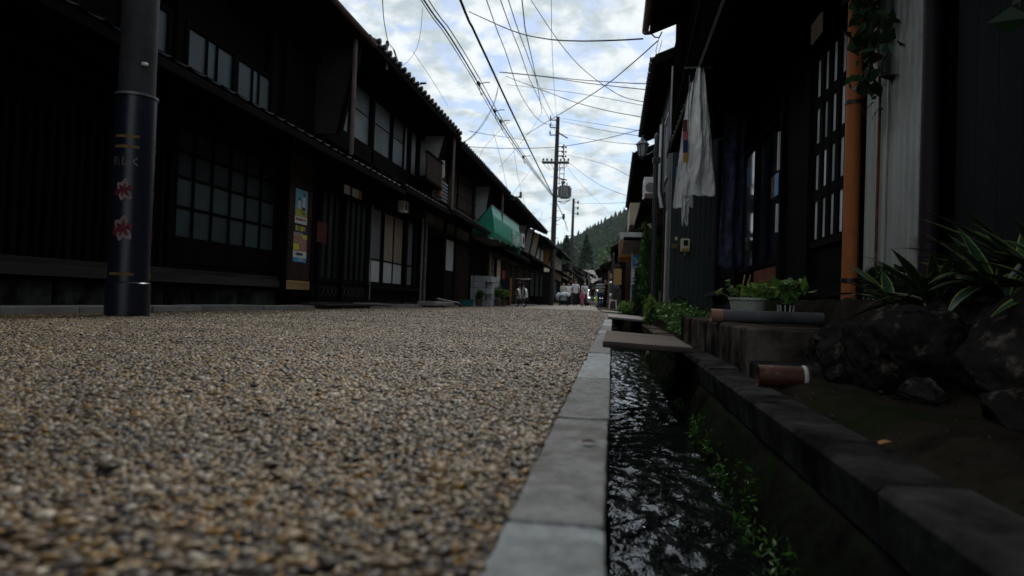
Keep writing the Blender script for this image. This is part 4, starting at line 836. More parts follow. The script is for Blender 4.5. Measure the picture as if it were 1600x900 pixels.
dk = R2S.box('ledge', 14.2, 18.6, 2.42, 2.52, 0, .42, 'pipe_brown', R2); R2S.roof(R2, 14.2, 18.6, .50, 2.25, slope=.4, run=.5, name='lower_eave', back=False, tilerow=False, rafters=False)
bx('window', (1.04, 12.36, 2.35), (1.16, 12.395, 2.7), 'pr_cyan', R2)
ac = empty('air_conditioner', (.74, 15.5, 2.58), 0, 'white outdoor unit on the red-brown ledge of the metal sided house', 'air conditioner')
x, y, z = .74, 15.5, 2.58; bx('casing', (x - .14, y - .38, z), (x + .14, y + .38, z + .45), 'white_paint', ac, .015); MB().lathe((x, y - .384, z + .22), [(.11, 0), (.11, -.006)], 16, 'y').build('fan_grille', 'grey_metal', ac)
for s in (-1, 1): bx('foot', (x - .12, y + s * .3 - .03, z - .055), (x + .12, y + s * .3 + .03, z), 'black_metal', ac)
MB().lathe((x - .144, y - .05, z + .22), [(.17, 0), (.17, -.008)], 20, 'x').build('fan_grille', 'grey_metal', ac)
mt = empty('electric_meter', (1.235, 12.36, 1.3), 0, 'cream electric meter on the dark green metal wall', 'meter')
bx('case', (1.155, 12.27, 1.19), (1.31, 12.385, 1.425), 'cream', mt, .025); bx('window', (1.205, 12.262, 1.30), (1.275, 12.272, 1.395), 'clear_dark', mt, .004); bx('terminal_cover', (1.165, 12.262, 1.20), (1.30, 12.272, 1.255), 'tan_wood', mt, .006); bx('cable_stub', (1.225, 12.34, 1.13), (1.24, 12.36, 1.19), 'pipe_white', mt)
t = bx('notice_card', (1.06, 12.37, 1.40), (1.10, 12.38, 1.46), 'pr_white'); tag(t, 'tiny white card on the metal wall beside the meter', 'card')
vs = empty('wall_valve', (1.04, 12.36, 1.28), 0, 'small brass-green wall box just beside the cream meter', 'valve'); bx('cover', (1.01, 12.33, 1.24), (1.05, 12.38, 1.33), mat('olive', (.16, .14, .05), .5, .3, 6), vs, .01); bx('cover', (1.06, 12.33, 1.24), (1.09, 12.38, 1.33), 'olive', vs, .008)

# ---- R3..R5
R3S = Side(.95, -1)
R3 = house('town_house', 'house with a projecting cream balcony and orange parapet past the lamp post', .95, 18.8)
R3S.body(R3, 18.8, 30, 4.5, 'cream'); R3S.roof(R3, 19.2, 30, .50, 4.35, slope=.4, run=3.2, tile='tile')
bal = R3S.box('balcony_floor', 19.5, 27, 2.35, 2.48, 0, .55, 'weathered', R3)
R3S.box('parapet', 19.5, 22.6, 2.48, 3.1, .5, .55, 'cream', bal); R3S.box('parapet', 22.7, 27, 2.48, 3.05, .5, .55, 'dark_wood', bal); R3S.box('end_panel', 19.46, 19.5, 2.48, 3.1, 0, .55, 'cream', bal)
R3S.slats('baluster', 22.7, 27, 3.05, 3.4, .51, .54, 22, .03, 'black_metal', bal)
R3S.box('orange_parapet', 27.2, 30.4, 2.1, 3.0, 0, .75, 'orange_wood', R3); R3S.box('canopy', 19.3, 25, 2.05, 2.12, 0, .7, 'grey_metal', R3); R3S.box('white_beam', 19.3, 19.6, 2.05, 2.25, .05, .8, 'pipe_white', R3)
R3S.window(19.8, 22.5, 3.2, 4.1, -.1, 3, 1, 'frosted_grey', R3); R3S.window(23, 26.5, .6, 2.0, -.1, 4, 2, 'frosted_dark', R3); R3S.box('shop_front', 19.0, 29.8, .0, 2.05, -.14, -.12, 'dark_wood', R3); R3S.box('dark_gable', 27.2, 30, 3.0, 4.3, -.14, .0, 'dark_wood', R3)
vb = empty('post_box', (.78, 24.4, .2), 0, 'red wall cabinet with a cream notice under the balcony', 'cabinet'); bx('cabinet', (.62, 24.2, .45), (.95, 24.6, 1.05), 'pr_red', vb, .02); bx('notice', (.66, 24.15, 1.05), (.86, 24.19, 1.40), 'cream', vb); bx('picture', (.70, 24.135, 1.14), (.82, 24.15, 1.32), 'clear_dark', vb); bx('stand', (.66, 24.25, -.09), (.92, 24.55, .45), 'black_metal', vb)
def nobori():
    e = empty('banner_flag', (.55, 20.5, 0), 0, 'tall blue and white banner flag standing beside the climbing greenery', 'flag')
    MB().tube([(.53, 20.5, -.09), (.53, 20.5, 1.78)], .012, 8).build('pole', 'pipe_white', e); MB().tube([(.53, 20.5, 1.70), (.80, 20.5, 1.72)], .008, 6).build('arm', 'pipe_white', e); MB().lathe((.53, 20.5, -.09), [(.16, 0), (.16, .06), (.05, .09)], 14).build('base', 'black_metal', e)
    for i, (z0, z1, m) in enumerate(((1.36, 1.70, 'pr_cyan'), (.82, 1.36, 'pr_white'), (.46, .82, 'pr_cyan'))): bx('cloth', (.54, 20.494 - .001 * i, z0), (.79, 20.50 - .001 * i, z1), m, e)
    for i, (ch, m) in enumerate((('ソ', 'white_paint'), ('フ', 'pr_navy'), ('ト', 'pr_navy'), ('氷', 'pr_cyan'), ('水', 'pr_navy'), ('屋', 'white_paint'))): lettering(ch, .22, (.665, 20.485, 1.53 - i * .19), (math.pi / 2, 0, 0), m, e, .004)
nobori()
R4S = Side(.45, -1); R4 = plain_house(R4S, 34.5, 43, 3.0, -.10, 'low brown house with a timber porch behind the second lamp post', 'brown_wood', 'tan_wood', 2.05, low=False, finm=None, seed=8)
R4S.box('awning_board', 35, 42, 1.95, 2.1, 0, .5, 'dark_wood', R4); bx('sign_board', (-.25, 41.5, 1.75), (.35, 41.6, 2.05), 'cream', R4); bx('porch_post', (-.30, 41.2, -.09), (-.20, 41.3, 2.2), 'tan_wood', R4); bx('tan_panel', (-.05, 34.45, 1.2), (.4, 34.5, 2.0), 'tan_wood', R4); bx('storage_box', (-.02, 34.2, -.09), (.42, 34.45, 1.0), 'weathered', R4)
R5S = Side(-.35, -1); plain_house(R5S, 50, 60, 2.9, -.95, 'small brown eave-front house beyond the parked van', 'brown_wood', 'tan_wood', 2.0, low=False, finm=None, seed=9)
R6S = Side(-1.0, -1); plain_house(R6S, 64, 80, 3.2, -1.7, 'dark house on the far curve of the road before the hill', 'dark_wood', 'greyplaster', 2.1, finm=None, glassm='frosted_grey', seed=10)
t = empty('stool', (.02, 33.0, -.005), 0, 'small white plastic stool by the second lamp post', 'stool'); x, y = .02, 33.0
bx('seat', (x - .17, y - .15, .38), (x + .17, y + .15, .42), 'white_paint', t, .012)
for sx in (-1, 1):
    for sy in (-1, 1): MB().prism([(x + sx * .12, y + sy * .11, .38), (x + sx * .16, y + sy * .11, .38), (x + sx * .19, y + sy * .14, -.005), (x + sx * .15, y + sy * .14, -.005)], (0, .03, 0)).build('leg', 'white_paint', t)

# ---- street lamps
def lamp(x, y, z, hgt, arm, label):
    e = empty('street_lamp', (x, y, z), 0, label, 'lamp', 'lantern lamps along the channel')
    MB().lathe((x, y, z), [(.075, 0), (.075, .25), (.055, .3), (.045, .34), (.04, hgt - .1), (.045, hgt), (.03, hgt + .05), (.0, hgt + .07)], 14).build('post', 'black_metal', e, smooth=True)
    lx = x + arm; MB().tube([(x, y, z + hgt - .22), (x + arm * .5, y, z + hgt - .30), (lx, y, z + hgt - .36)], .014, 8).build('arm', 'black_metal', e); bx('arm_clamp', (x - .06, y - .05, z + hgt - .46), (x + .07, y + .05, z + hgt - .36), 'black_metal', e, .008)
    zb = z + hgt - .36; ln = MB().lathe((lx, y, zb), [(.0, -.05), (.03, -.03), (.06, 0), (.065, .02)], 6).build('lantern_base', 'black_metal', e)
    MB().lathe((lx, y, zb + .02), [(.058, 0), (.092, .20)], 6).build('glass', 'lamp_glass', e)
    for k in range(6):
        a = 2 * math.pi * k / 6; MB().tube([(lx + .062 * math.cos(a), y + .062 * math.sin(a), zb + .02), (lx + .098 * math.cos(a), y + .098 * math.sin(a), zb + .22)], .007, 5).build('frame_bar', 'black_metal', e)
    MB().lathe((lx, y, zb + .22), [(.125, 0), (.12, .012), (.06, .07), (.04, .09), (.035, .11), (.012, .13), (.016, .15), (0, .17)], 6).build('cap', 'black_metal', e)
mat('lamp_glass', (.30, .33, .33), .25, .15, 3, bump=0, spec=.5)
lamp(.67, 12.0, -.07, 3.22, -.24, 'black lantern street lamp standing before the metal sided house'); lamp(-.02, 33.6, -.005, 2.65, -.22, 'smaller looking distant lantern lamp beside the white stool')
# ------------------------------------------------------------------ near garden ledge
bk = MB().box((.612, 3.18, -.10), (1.16, 6.25, .142)).build('concrete_block', 'concrete', bevel=.012); tag(bk, 'long stained concrete block edging the channel under the flower pots', 'block')
st = MB().box((.61, 2.90, -.10), (1.05, 3.17, .0)).build('concrete_block', 'coping', bevel=.012); tag(st, 'low dark concrete step behind the red drain pipe', 'step')
def pipe_h(name, x0, x1, y, z, r, m, label, rim=None, slot=0.0):
    e = empty(name, (x0, y, z - r), 0, label, 'pipe'); p = MB(); ri = r * .86
    p.lathe((0, y, z), [(ri, x1 - .01), (ri, x0), (r, x0), (r, x1), (ri, x1)], 22, 'x', close=False).build('barrel', m, e, smooth=True)
    if rim: MB().lathe((0, y, z), [(r + .001, rim[0]), (r + .004, rim[0] + .004), (r + .004, rim[1] - .004), (r + .001, rim[1])], 22, 'x').build('rim', rim[2], e, smooth=True)
    return e
mat('red_clay', (.062, .022, .014), .5, .5, 7, bump=.25, spec=.3, dirt=(.16, .13, .11), dirt_at=(.6, .7), dirt_scale=14)
mat('pvc_grey', (.085, .082, .09), .6, .3, 6, bump=.15, dirt=(.03, .027, .025), dirt_at=(.52, .7)); mat('pot_white', (.42, .42, .39), .6, .15, 6)
pipe_h('drain_pipe', .56, .745, 2.74, -.026, .043, 'red_clay', 'short red clay drain pipe poking out over the coping', (.722, .737, 'pot_white'))
pipe_h('grey_pipe', .63, 1.2, 4.15, .185, .036, 'pvc_grey', 'long grey pipe lying across the concrete block', None)
pipe_h('pipe_collar', .575, .64, 4.15, .183, .040, mat('clay', (.22, .12, .08), .6, .2, 5), 'pale clay collar on the end of the grey pipe')
# rocks
mat('rock', (.017, .0145, .013), .95, .6, 7, spec=0, bump=1.0, bscale=40, dirt=(.15, .12, .095), dirt_scale=13, dirt_at=(.56, .72))
def rock(name, c, r, seed, label, sub=6, rot=0.0):
    """a broken stone: a ball chopped by random planes, then roughened"""
    rs = random.Random(seed * 7 + 1); pl = []
    for i in range(16):
        n = Vector((rs.gauss(0, 1), rs.gauss(0, 1), rs.gauss(0, .8))).normalized(); pl.append((n, rs.uniform(.52, .88)))
    bm = bmesh.new(); bmesh.ops.create_icosphere(bm, subdivisions=sub, radius=1)
    for v in bm.verts:
        p = v.co.copy(); s0 = Vector((seed * 3.1, seed * 1.7, 0))
        for n, d in pl:
            q = p.dot(n) - d
            if q > 0: p -= n * q * .92
        p *= 1 + .10 * mnoise.fractal(v.co * 1.6 + s0, 1, 2, 3) + .055 * mnoise.fractal(v.co * 5 + s0, 1, 2, 5) - .05 * max(0, abs(mnoise.noise(v.co * 3.2 + s0)) - .2)
        v.co = Vector((p.x * r[0], p.y * r[1], p.z * r[2])) * 1.25
    me = bpy.data.meshes.new(name); bm.to_mesh(me); bm.free(); me.polygons.foreach_set('use_smooth', [True] * len(me.polygons)); me.materials.append(MAT['rock'])
    o = link(bpy.data.objects.new(name, me), None, c); o.rotation_euler = (0, 0, rot); tag(o, label, 'rock', 'rough rocks holding the garden bed'); return o
rock('garden_rock', (1.02, 2.50, .08), (.20, .20, .19), 1, 'large craggy dark rock below the striped strap leaves')
rock('garden_rock', (1.20, 2.22, .07), (.18, .20, .20), 7, 'tall split rock beside the large craggy one')
rock('garden_rock', (1.05, 1.78, -.01), (.14, .16, .10), 2, 'rough dark boulder nearest the lens on the soil ledge')
rock('garden_rock', (1.02, 2.98, .07), (.17, .17, .15), 3, 'dark rock wedged beside the concrete step under the orange pipe')
rock('garden_rock', (.90, 2.72, .0), (.09, .10, .08), 4, 'small dark stone behind the red drain pipe')
rock('garden_rock', (1.28, 2.70, .13), (.17, .2, .15), 5, 'shadowed rock under the upright strap leaves')
rock('garden_rock', (1.28, 1.35, .08), (.22, .26, .2), 6, 'shadowed boulder at the near end of the soil bed')
rock('garden_rock', (.93, 2.22, -.02), (.07, .08, .05), 8, 'low flat stone at the foot of the large rock')
rs_ = np.random.RandomState(5); pts = np.stack([rs_.uniform(.62, 1.0, 260), rs_.uniform(.6, 3.0, 260)], 1); v = []; f = []
for i, (x, y) in enumerate(pts):
    s = .0025 + .005 * rs_.rand() ** 3; k = len(v); z = -.085 + .05 * sm(.6, .75, x) + .004
    v += [(x - s, y, z), (x + s, y, z), (x, y - s, z), (x, y + s, z), (x, y, z + s), (x, y, z - s)]; f += [(k, k + 2, k + 4), (k + 2, k + 1, k + 4), (k + 1, k + 3, k + 4), (k + 3, k, k + 4)]
t = link(bpy.data.objects.new('soil_pebbles', npmesh('soil_pebbles', v, f, 'coping'))); tag(t, 'small scattered grit on the soil ledge', 'gravel', kind='stuff')
# striped strap-leaf plants: every leaf a part
mat('strap_green', (.016, .045, .020), .4, .4, 6, (1, 1, 1), .1, spec=.5); mat('strap_edge', (.22, .24, .07), .45, .2, 6, bump=0)
def strap_plant(c, n, ln, seed, label, aim=None):
    e = empty('strap_plant', c, 0, label, 'plant', 'striped strap-leaf plants in the garden bed'); rs = random.Random(seed)
    for i in range(n):
        a = rs.uniform(0, 6.28) if not aim else rs.gauss(aim, 1.1); el = rs.uniform(.05, 1.05); mb = MB(); L_ = ln * rs.uniform(.65, 1.15)
        blade(mb, (c[0] + .02 * math.cos(a), c[1] + .02 * math.sin(a), c[2]), (math.cos(a) * math.cos(el), math.sin(a) * math.cos(el), math.sin(el)), L_, rs.uniform(.024, .040), rs.uniform(.3, 1.3), 9)
        o = mb.build('leaf', 'strap_green', e, smooth=True); o.data.materials.append(MAT['strap_edge'])
        for k, p in enumerate(o.data.polygons): p.material_index = 1 if k % 4 in (0, 3) else 0
    return e
strap_plant((1.26, 2.92, .27), 16, .34, 1, 'striped strap-leaf plant sprawling before the tin siding', 2.9)
strap_plant((1.18, 3.12, .27), 10, .28, 6, 'smaller striped strap plant nearest the orange pipe', 3.0)
strap_plant((1.40, 2.72, .30), 15, .38, 2, 'upright striped strap-leaf plant against the dark boards', 2.2)
strap_plant((1.40, 2.35, .30), 15, .40, 3, 'striped strap-leaf plant deepest in the shaded bed', 2.4)
strap_plant((1.30, 2.55, .33), 12, .34, 8, 'arching striped strap plant spilling over the split rock', 3.3)
strap_plant((1.48, 2.75, .42), 12, .42, 9, 'tallest striped strap plant leaning on the dark boards', 2.0)
# dark ground cover behind the leaves
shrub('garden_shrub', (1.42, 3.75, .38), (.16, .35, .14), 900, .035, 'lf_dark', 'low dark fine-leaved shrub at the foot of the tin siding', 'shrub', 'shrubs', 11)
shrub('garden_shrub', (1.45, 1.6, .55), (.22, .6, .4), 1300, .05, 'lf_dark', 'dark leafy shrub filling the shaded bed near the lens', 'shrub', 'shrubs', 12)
# climbing vine over the pipes
def vine(name, pts, n, size, m, label, seed, spread):
    e = empty(name, pts[-1], 0, label, 'vine', 'climbing vines'); P = [Vector(p) for p in pts]; rs = np.random.RandomState(seed); out = []
    for i in range(n):
        t = rs.rand() * (len(P) - 1); k = int(t); p = P[k].lerp(P[min(k + 1, len(P) - 1)], t - k); out.append(np.array(p) + rs.normal(0, spread, 3))
    leaves('foliage', out, size, m, e, seed=seed, up=-.5, aspect=1.5); MB().tube(pts, .007, 6).build('stem', 'bark', e); return e
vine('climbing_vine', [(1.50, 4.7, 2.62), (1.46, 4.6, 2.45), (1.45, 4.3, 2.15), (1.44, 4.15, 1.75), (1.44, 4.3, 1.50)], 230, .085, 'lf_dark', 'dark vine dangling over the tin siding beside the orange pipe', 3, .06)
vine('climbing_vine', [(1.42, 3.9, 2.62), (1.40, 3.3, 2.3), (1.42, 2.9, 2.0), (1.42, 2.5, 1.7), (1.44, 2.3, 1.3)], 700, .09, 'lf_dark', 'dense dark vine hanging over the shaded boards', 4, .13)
# pots on the block
mat('glaze', (.40, .44, .38), .35, .15, 6, bump=.05, dirt=(.15, .22, .16), dirt_scale=8, dirt_at=(.6, .66)); mat('pot_white', (.5, .5, .47), .6, .15, 6)
pt = empty('flower_pot', (.84, 4.42, .145), 0, 'oval pale glazed planter with leafy seedlings on the concrete block', 'planter'); c = Vector((.84, 4.45, .145)); v = []; m = MB()
m.lathe((0, 0, 0), [(.055, 0), (.075, .005), (.095, .06), (.108, .135), (.116, .14), (.116, .152), (.104, .152), (.098, .135), (.0, .13)], 24); m.v = [(c.x + x * 1.02, c.y + y * 1.5, c.z + z) for x, y, z in m.v]; m.build('bowl', 'glaze', pt, smooth=True)
MB().prism([(c.x + .095 * math.cos(a), c.y + .14 * math.sin(a), c.z + .130) for a in [2 * math.pi * i / 16 for i in range(16)]], (0, 0, .008)).build('soil', 'soil', pt)
for dx, dy, tx, ty in ((-.05, .0, .03, .02), (-.03, .03, .045, -.01)): MB().tube([(c.x + dx, c.y + dy, c.z + .12), (c.x + dx + tx, c.y + dy + ty, c.z + .30)], .005, 6).build('stake', 'tan_wood', pt)
def seedlings(par, c, r, n, h, size, seed, m):
    rs = random.Random(seed); pts = []; st = MB()
    for i in range(n):
        a = rs.uniform(0, 6.28); q = rs.random() ** .5; p = Vector((c[0] + r[0] * q * math.cos(a), c[1] + r[1] * q * math.sin(a), c[2])); t = p + Vector((rs.gauss(0, .035), rs.gauss(0, .035), h * rs.uniform(.5, 1.1))); st.tube([p, (p + t) / 2 + Vector((.005, 0, 0)), t], [.003, .0025, .002], 5)
        for k in range(4): pts.append(t + Vector((rs.gauss(0, .022), rs.gauss(0, .022), rs.gauss(0, .014))))
    st.build('stem', 'green_leaf', par); leaves('foliage', [tuple(p) for p in pts], size, m, par, seed=seed, up=.3, aspect=2.0, jitter=.25)
seedlings(pt, (c.x, c.y, c.z + .13), (.13, .17), 34, .085, .05, 4, 'lf_bright')
p2_ = empty('flower_pot', (1.05, 4.38, .145), 0, 'small white slatted pot with a yellow-green sprig beside the planter', 'pot'); c2_ = Vector((1.05, 4.38, .21))
MB().lathe(c2_, [(.034, -.065), (.036, -.06), (.045, .05), (.049, .055), (.045, .055), (.0, .045)], 16).build('cup', 'dark_wood', p2_, smooth=True)
for k in range(10): a = 2 * math.pi * k / 10; MB().tube([(c2_.x + .038 * math.cos(a), c2_.y + .038 * math.sin(a), c2_.z - .06), (c2_.x + .048 * math.cos(a), c2_.y + .048 * math.sin(a), c2_.z + .05)], .0055, 5).build('slat', 'pot_white', p2_)
seedlings(p2_, (c2_.x, c2_.y, c2_.z + .05), (.03, .03), 9, .13, .085, 9, 'lf_bright'); leaves('yellow_leaf', [(c2_.x + .05, c2_.y, c2_.z + .17), (c2_.x + .09, c2_.y + .01, c2_.z + .15)], .075, 'lf_yellow', p2_, seed=2, up=1)
# greenery along the channel
rs2 = np.random.RandomState(8); n = 5200; yy = rs2.uniform(6.3, 11.6, n); xx = .60 + rs2.beta(1.3, 1.6, n) * .42; zz2 = -.03 + .22 * rs2.rand(n) * (1 - ((xx - .8) / .3) ** 2 * .6) + .08 * (yy > 8)
t = leaves('ground_cover', np.stack([xx, yy, zz2], 1), .045, 'lf_green', None, seed=5); tag(t, 'dense low green ground cover beyond the concrete block', 'ground cover', kind='stuff')
shrub('leafy_shrub', (.56, 10.2, .15), (.10, .35, .24), 520, .09, 'lf_bright', 'bright yellow-green upright clump at the lamp post foot', 'shrub', 'shrubs', 21, aspect=4)
shrub('leafy_shrub', (.90, 10.6, .18), (.22, .6, .25), 1500, .05, 'lf_dark', 'dark green bush in front of the ribbed metal wall', 'shrub', 'shrubs', 22)
shrub('leafy_shrub', (.34, 17.6, .16), (.22, .8, .26), 1200, .07, 'lf_bright', 'fresh green fern-like bush past the pale slab', 'shrub', 'shrubs', 23, aspect=3)
shrub('leafy_shrub', (.60, 18.6, .32), (.26, 1.2, .42), 1800, .07, 'lf_dark', 'dark rounded bush behind the fresh green fern', 'shrub', 'shrubs', 24)
tree('garden_tree', (.82, 15.6, -.08), 2.45, .30, 4200, .075, 'lf_green', 'slender climbing tree greening the balcony house front', 31, crown_c=.55, lumps=22, trunk_r=.04)
tree('garden_tree', (.75, 17.2, -.08), 1.75, .34, 2600, .075, 'lf_dark', 'short dark bushy tree under the air conditioner ledge', 32, crown_c=.5, lumps=14, trunk_r=.04)
# moss and weeds on the channel wall
rs3 = np.random.RandomState(4); pos = []
for y0, n0, zc in ((1.55, 30, -.31), (1.85, 40, -.33), (2.05, 20, -.26), (2.35, 46, -.32), (2.75, 36, -.30), (3.1, 50, -.31), (3.9, 40, -.3), (4.6, 60, -.28), (7.5, 60, -.28), (8.4, 60, -.26)):
    n0 *= 2; q = rs3.normal(0, 1, (n0, 3)); z_ = zc + q[:, 2] * .022; pos.append(np.stack([.40 + (z_ + .3) * .45 - .018 + np.abs(q[:, 0]) * -.006, y0 + q[:, 1] * .09, z_], 1))
t = leaves('moss', np.concatenate(pos), .017, 'lf_moss', None, seed=6, up=-.2, aspect=3); tag(t, 'bright moss and weeds clinging to the channel wall', 'moss', kind='stuff')
for p, d, m, lb in (((.575, 1.566, -.050), .03, mat('leaf_tan', (.36, .19, .08), .7, .2, 6), 'curled tan fallen leaf on the dark coping'), ((-.041, 1.119, .004), .016, mat('leaf_brown', (.06, .025, .02), .7, .2, 6), 'tiny brown fallen leaf on the pale kerb stone')):
    mb = MB(); blade(mb, p, (1, .35, .15), d * 1.6, d * .42, .5, 6, .5); t = mb.build('fallen_leaf', m, smooth=True); tag(t, lb, 'leaf', 'fallen leaves')
# ------------------------------------------------------------------ poles and wires
WIRES = [
  ('bundle', 0.022, [(-4.3, 14.0, 6.74), (-4.28, 16.48, 6.84), (-4.25, 20.0, 6.8), (-4.2, 25.35, 6.64), (-4.14, 32.99, 6.75), (-4.04, 45.0, 7.13)]) ,
  ('bundle', 0.014, [(-4.26, 14.2, 6.83), (-4.24, 16.8, 6.96), (-4.21, 20.42, 6.93), (-4.18, 25.79, 6.77), (-4.12, 33.37, 6.85), (-4.04, 45.0, 7.21)]) ,
  ('bundle', 0.012, [(-4.3, 13.8, 6.65), (-4.28, 16.33, 6.72), (-4.25, 19.86, 6.67), (-4.21, 25.1, 6.5), (-4.14, 32.78, 6.64), (-4.04, 45.0, 7.04)]) ,
  ('thick', 0.03, [(-3.19, 13.0, 6.2), (-3.24, 14.7, 6.2), (-3.29, 16.89, 6.23), (-3.41, 22.0, 6.3), (-3.62, 30.65, 6.52), (-3.99, 46.0, 6.98)]) ,
  ('tail', 0.03, [(-3.99, 46.0, 6.98), (-4.29, 55.99, 7.39), (-4.72, 70.0, 7.49)]) ,
  ('span', 0.012, [(-3.88, 17.0, 7.6), (-2.29, 14.2, 5.95), (-1.43, 12.67, 5.17), (-0.75, 11.47, 4.65), (-0.1, 10.31, 4.2), (0.3, 9.6, 3.94)]) ,
  ('span', 0.009, [(0.52, 9.9, 4.02), (0.21, 11.11, 4.14), (-0.26, 13.03, 4.39), (-0.99, 15.95, 4.88), (-1.97, 19.87, 5.57), (-3.5, 26.0, 6.65)]) ,
  ('thin', 0.011, [(-2.21, 16.0, 7.49), (-1.47, 15.6, 6.31), (-0.91, 15.31, 5.57), (-0.32, 14.99, 5.0), (0.1, 14.76, 4.68), (0.6, 14.5, 4.48)]) ,
  ('thin', 0.014, [(-4.44, 25.0, 8.76), (-2.52, 20.88, 7.22), (-1.14, 17.92, 6.11), (-0.12, 15.74, 5.32), (0.69, 14.0, 4.71)]) ,
  ('thin', 0.014, [(-4.46, 25.0, 8.74), (-2.26, 20.31, 6.99), (-0.77, 17.16, 5.76), (0.63, 14.2, 4.65)]) ,
  ('thin', 0.014, [(-4.3, 25.5, 8.76), (-2.46, 22.35, 7.2), (-1.27, 20.29, 6.2), (-0.29, 18.61, 5.47), (0.65, 17.0, 4.84)]) ,
  ('thin', 0.01, [(-4.49, 27.0, 8.92), (-2.26, 22.45, 7.27), (-0.67, 19.19, 6.05), (0.65, 16.5, 4.98)]) ,
  ('thin', 0.012, [(-3.96, 45.0, 12.45), (-0.9, 26.93, 7.31), (0.62, 18.0, 4.76)]) ,
  ('thin', 0.012, [(-3.96, 45.0, 12.28), (-0.9, 27.06, 7.14), (0.6, 18.3, 4.7)]) ,
  ('thin', 0.012, [(-4.89, 22.0, 5.26), (-3.48, 21.1, 5.0), (-1.87, 20.08, 4.81), (-0.63, 19.29, 4.81), (0.61, 18.5, 4.93)]) ,
  ('thin', 0.012, [(-3.93, 45.0, 11.43), (-0.63, 26.94, 6.63), (0.64, 20.0, 4.87)]) ,
  ('thin', 0.012, [(-3.63, 45.0, 10.06), (-0.7, 31.58, 6.69), (0.52, 26.0, 5.05)]) ,
  ('thin', 0.012, [(-3.53, 45.0, 9.77), (-1.0, 32.67, 6.0), (0.37, 26.0, 4.34)]) ,
  ('thin', 0.012, [(-3.53, 45.0, 9.64), (-2.88, 53.48, 9.66), (-0.86, 80.0, 11.0)]) ,
  ('thin', 0.012, [(-3.84, 60.0, 8.94), (-0.72, 35.4, 5.39), (0.47, 26.0, 4.08)]) ,
  ('thin', 0.016, [(-3.06, 15.0, 7.07), (-3.2, 18.8, 7.22), (-3.36, 23.4, 7.35), (-3.67, 32.36, 8.84), (-4.12, 45.0, 11.94)]) ,
  ('thin', 0.016, [(-2.74, 15.0, 7.06), (-2.96, 19.93, 7.64), (-3.24, 25.98, 8.38), (-4.1, 45.0, 11.56)]) ,
  ('thin', 0.016, [(-2.56, 15.0, 7.06), (-2.84, 20.4, 7.81), (-3.22, 27.99, 9.01), (-4.08, 45.0, 12.2)]) ,
  ('thin', 0.018, [(-2.23, 15.0, 7.04), (-2.44, 17.38, 7.19), (-2.87, 22.43, 8.13), (-3.39, 28.5, 9.17), (-4.03, 36.0, 10.29)]) ,
  ('thin', 0.008, [(-1.46, 14.0, 6.57), (-1.66, 16.38, 6.62), (-2.39, 25.15, 8.11), (-4.04, 45.0, 12.37)]) ,
  ('thin', 0.01, [(-4.03, 36.0, 10.29), (-4.33, 34.48, 9.07), (-4.64, 32.89, 7.98), (-5.2, 30.0, 6.14)]) ,
  ('drop', 0.009, [(-3.47, 9.5, 4.61), (-3.64, 10.07, 4.51), (-3.96, 11.2, 4.59)]) ,
  ('drop', 0.007, [(-4.51, 15.0, 6.85), (-4.49, 14.84, 6.23), (-4.42, 14.37, 5.68), (-4.29, 13.48, 5.11), (-4.16, 12.6, 4.67)]) ,
  ('drop', 0.012, [(-4.29, 24.0, 7.94), (-4.22, 22.62, 6.8), (-4.08, 20.12, 5.49), (-3.98, 18.19, 4.64), (-3.92, 17.0, 4.23)]) ,
  ('drop', 0.01, [(-4.29, 24.0, 7.94), (-4.24, 23.08, 7.04), (-4.12, 20.87, 5.79), (-3.99, 18.65, 4.8), (-3.9, 17.0, 4.23)]) ,
  ('drop', 0.009, [(-4.52, 28.0, 7.68), (-4.71, 25.51, 6.41), (-4.83, 23.99, 5.51), (-4.88, 23.41, 4.77), (-4.91, 23.0, 4.25)]) ,
  ('drop', 0.009, [(-4.67, 30.0, 7.5), (-4.32, 30.0, 5.64), (-3.93, 30.0, 4.36)]) ,
  ('drop', 0.008, [(-5.02, 16.0, 6.23), (-5.45, 19.14, 6.64), (-6.13, 24.0, 7.21)]) ,
  ('drop', 0.009, [(-3.93, 25.0, 4.02), (-4.16, 29.97, 5.49), (-4.45, 36.0, 7.34)]) ,
  ('drop', 0.009, [(-4.44, 24.0, 6.28), (-4.19, 24.5, 5.34), (-3.94, 25.0, 4.06)]) ,
  ('drop', 0.009, [(-4.67, 44.0, 6.09), (-3.68, 32.05, 3.89), (-3.98, 30.0, 4.21)]) ,
  ('drop', 0.012, [(-4.2, 19.0, 5.02), (-4.44, 24.65, 6.27), (-5.07, 40.0, 9.73)]) ,
  ('drop', 0.009, [(-3.25, 46.0, 5.73), (-4.36, 59.12, 4.24), (-4.02, 66.0, 3.49)]) ,
]
def wire_obj(name, r, pts, parent=None, n=6):
    P = [Vector(p) for p in pts]; out = []
    for i in range(len(P) - 1):                       # smooth the polyline
        a = P[max(i - 1, 0)]; b = P[i]; c = P[i + 1]; d = P[min(i + 2, len(P) - 1)]
        for k in range(5):
            t = k / 5; out.append(.5 * ((2 * b) + (c - a) * t + (2 * a - 5 * b + 4 * c - d) * t * t + (3 * b - a - 3 * c + d) * t ** 3))
    out.append(P[-1]); return MB().tube(out, r, n).build(name, 'cable', parent, smooth=True)
cb = empty('cable_bundle', (-4.2, 5.45, 7.0), 0, 'thick bundle of black cables running to the tall utility pole', 'cable')
WLAB = {'thick': 'heavy twisted black cable sloping down to the tall utility pole', 'tail': 'heavy cable continuing from the tall pole towards the farther pole'}
first_span = True
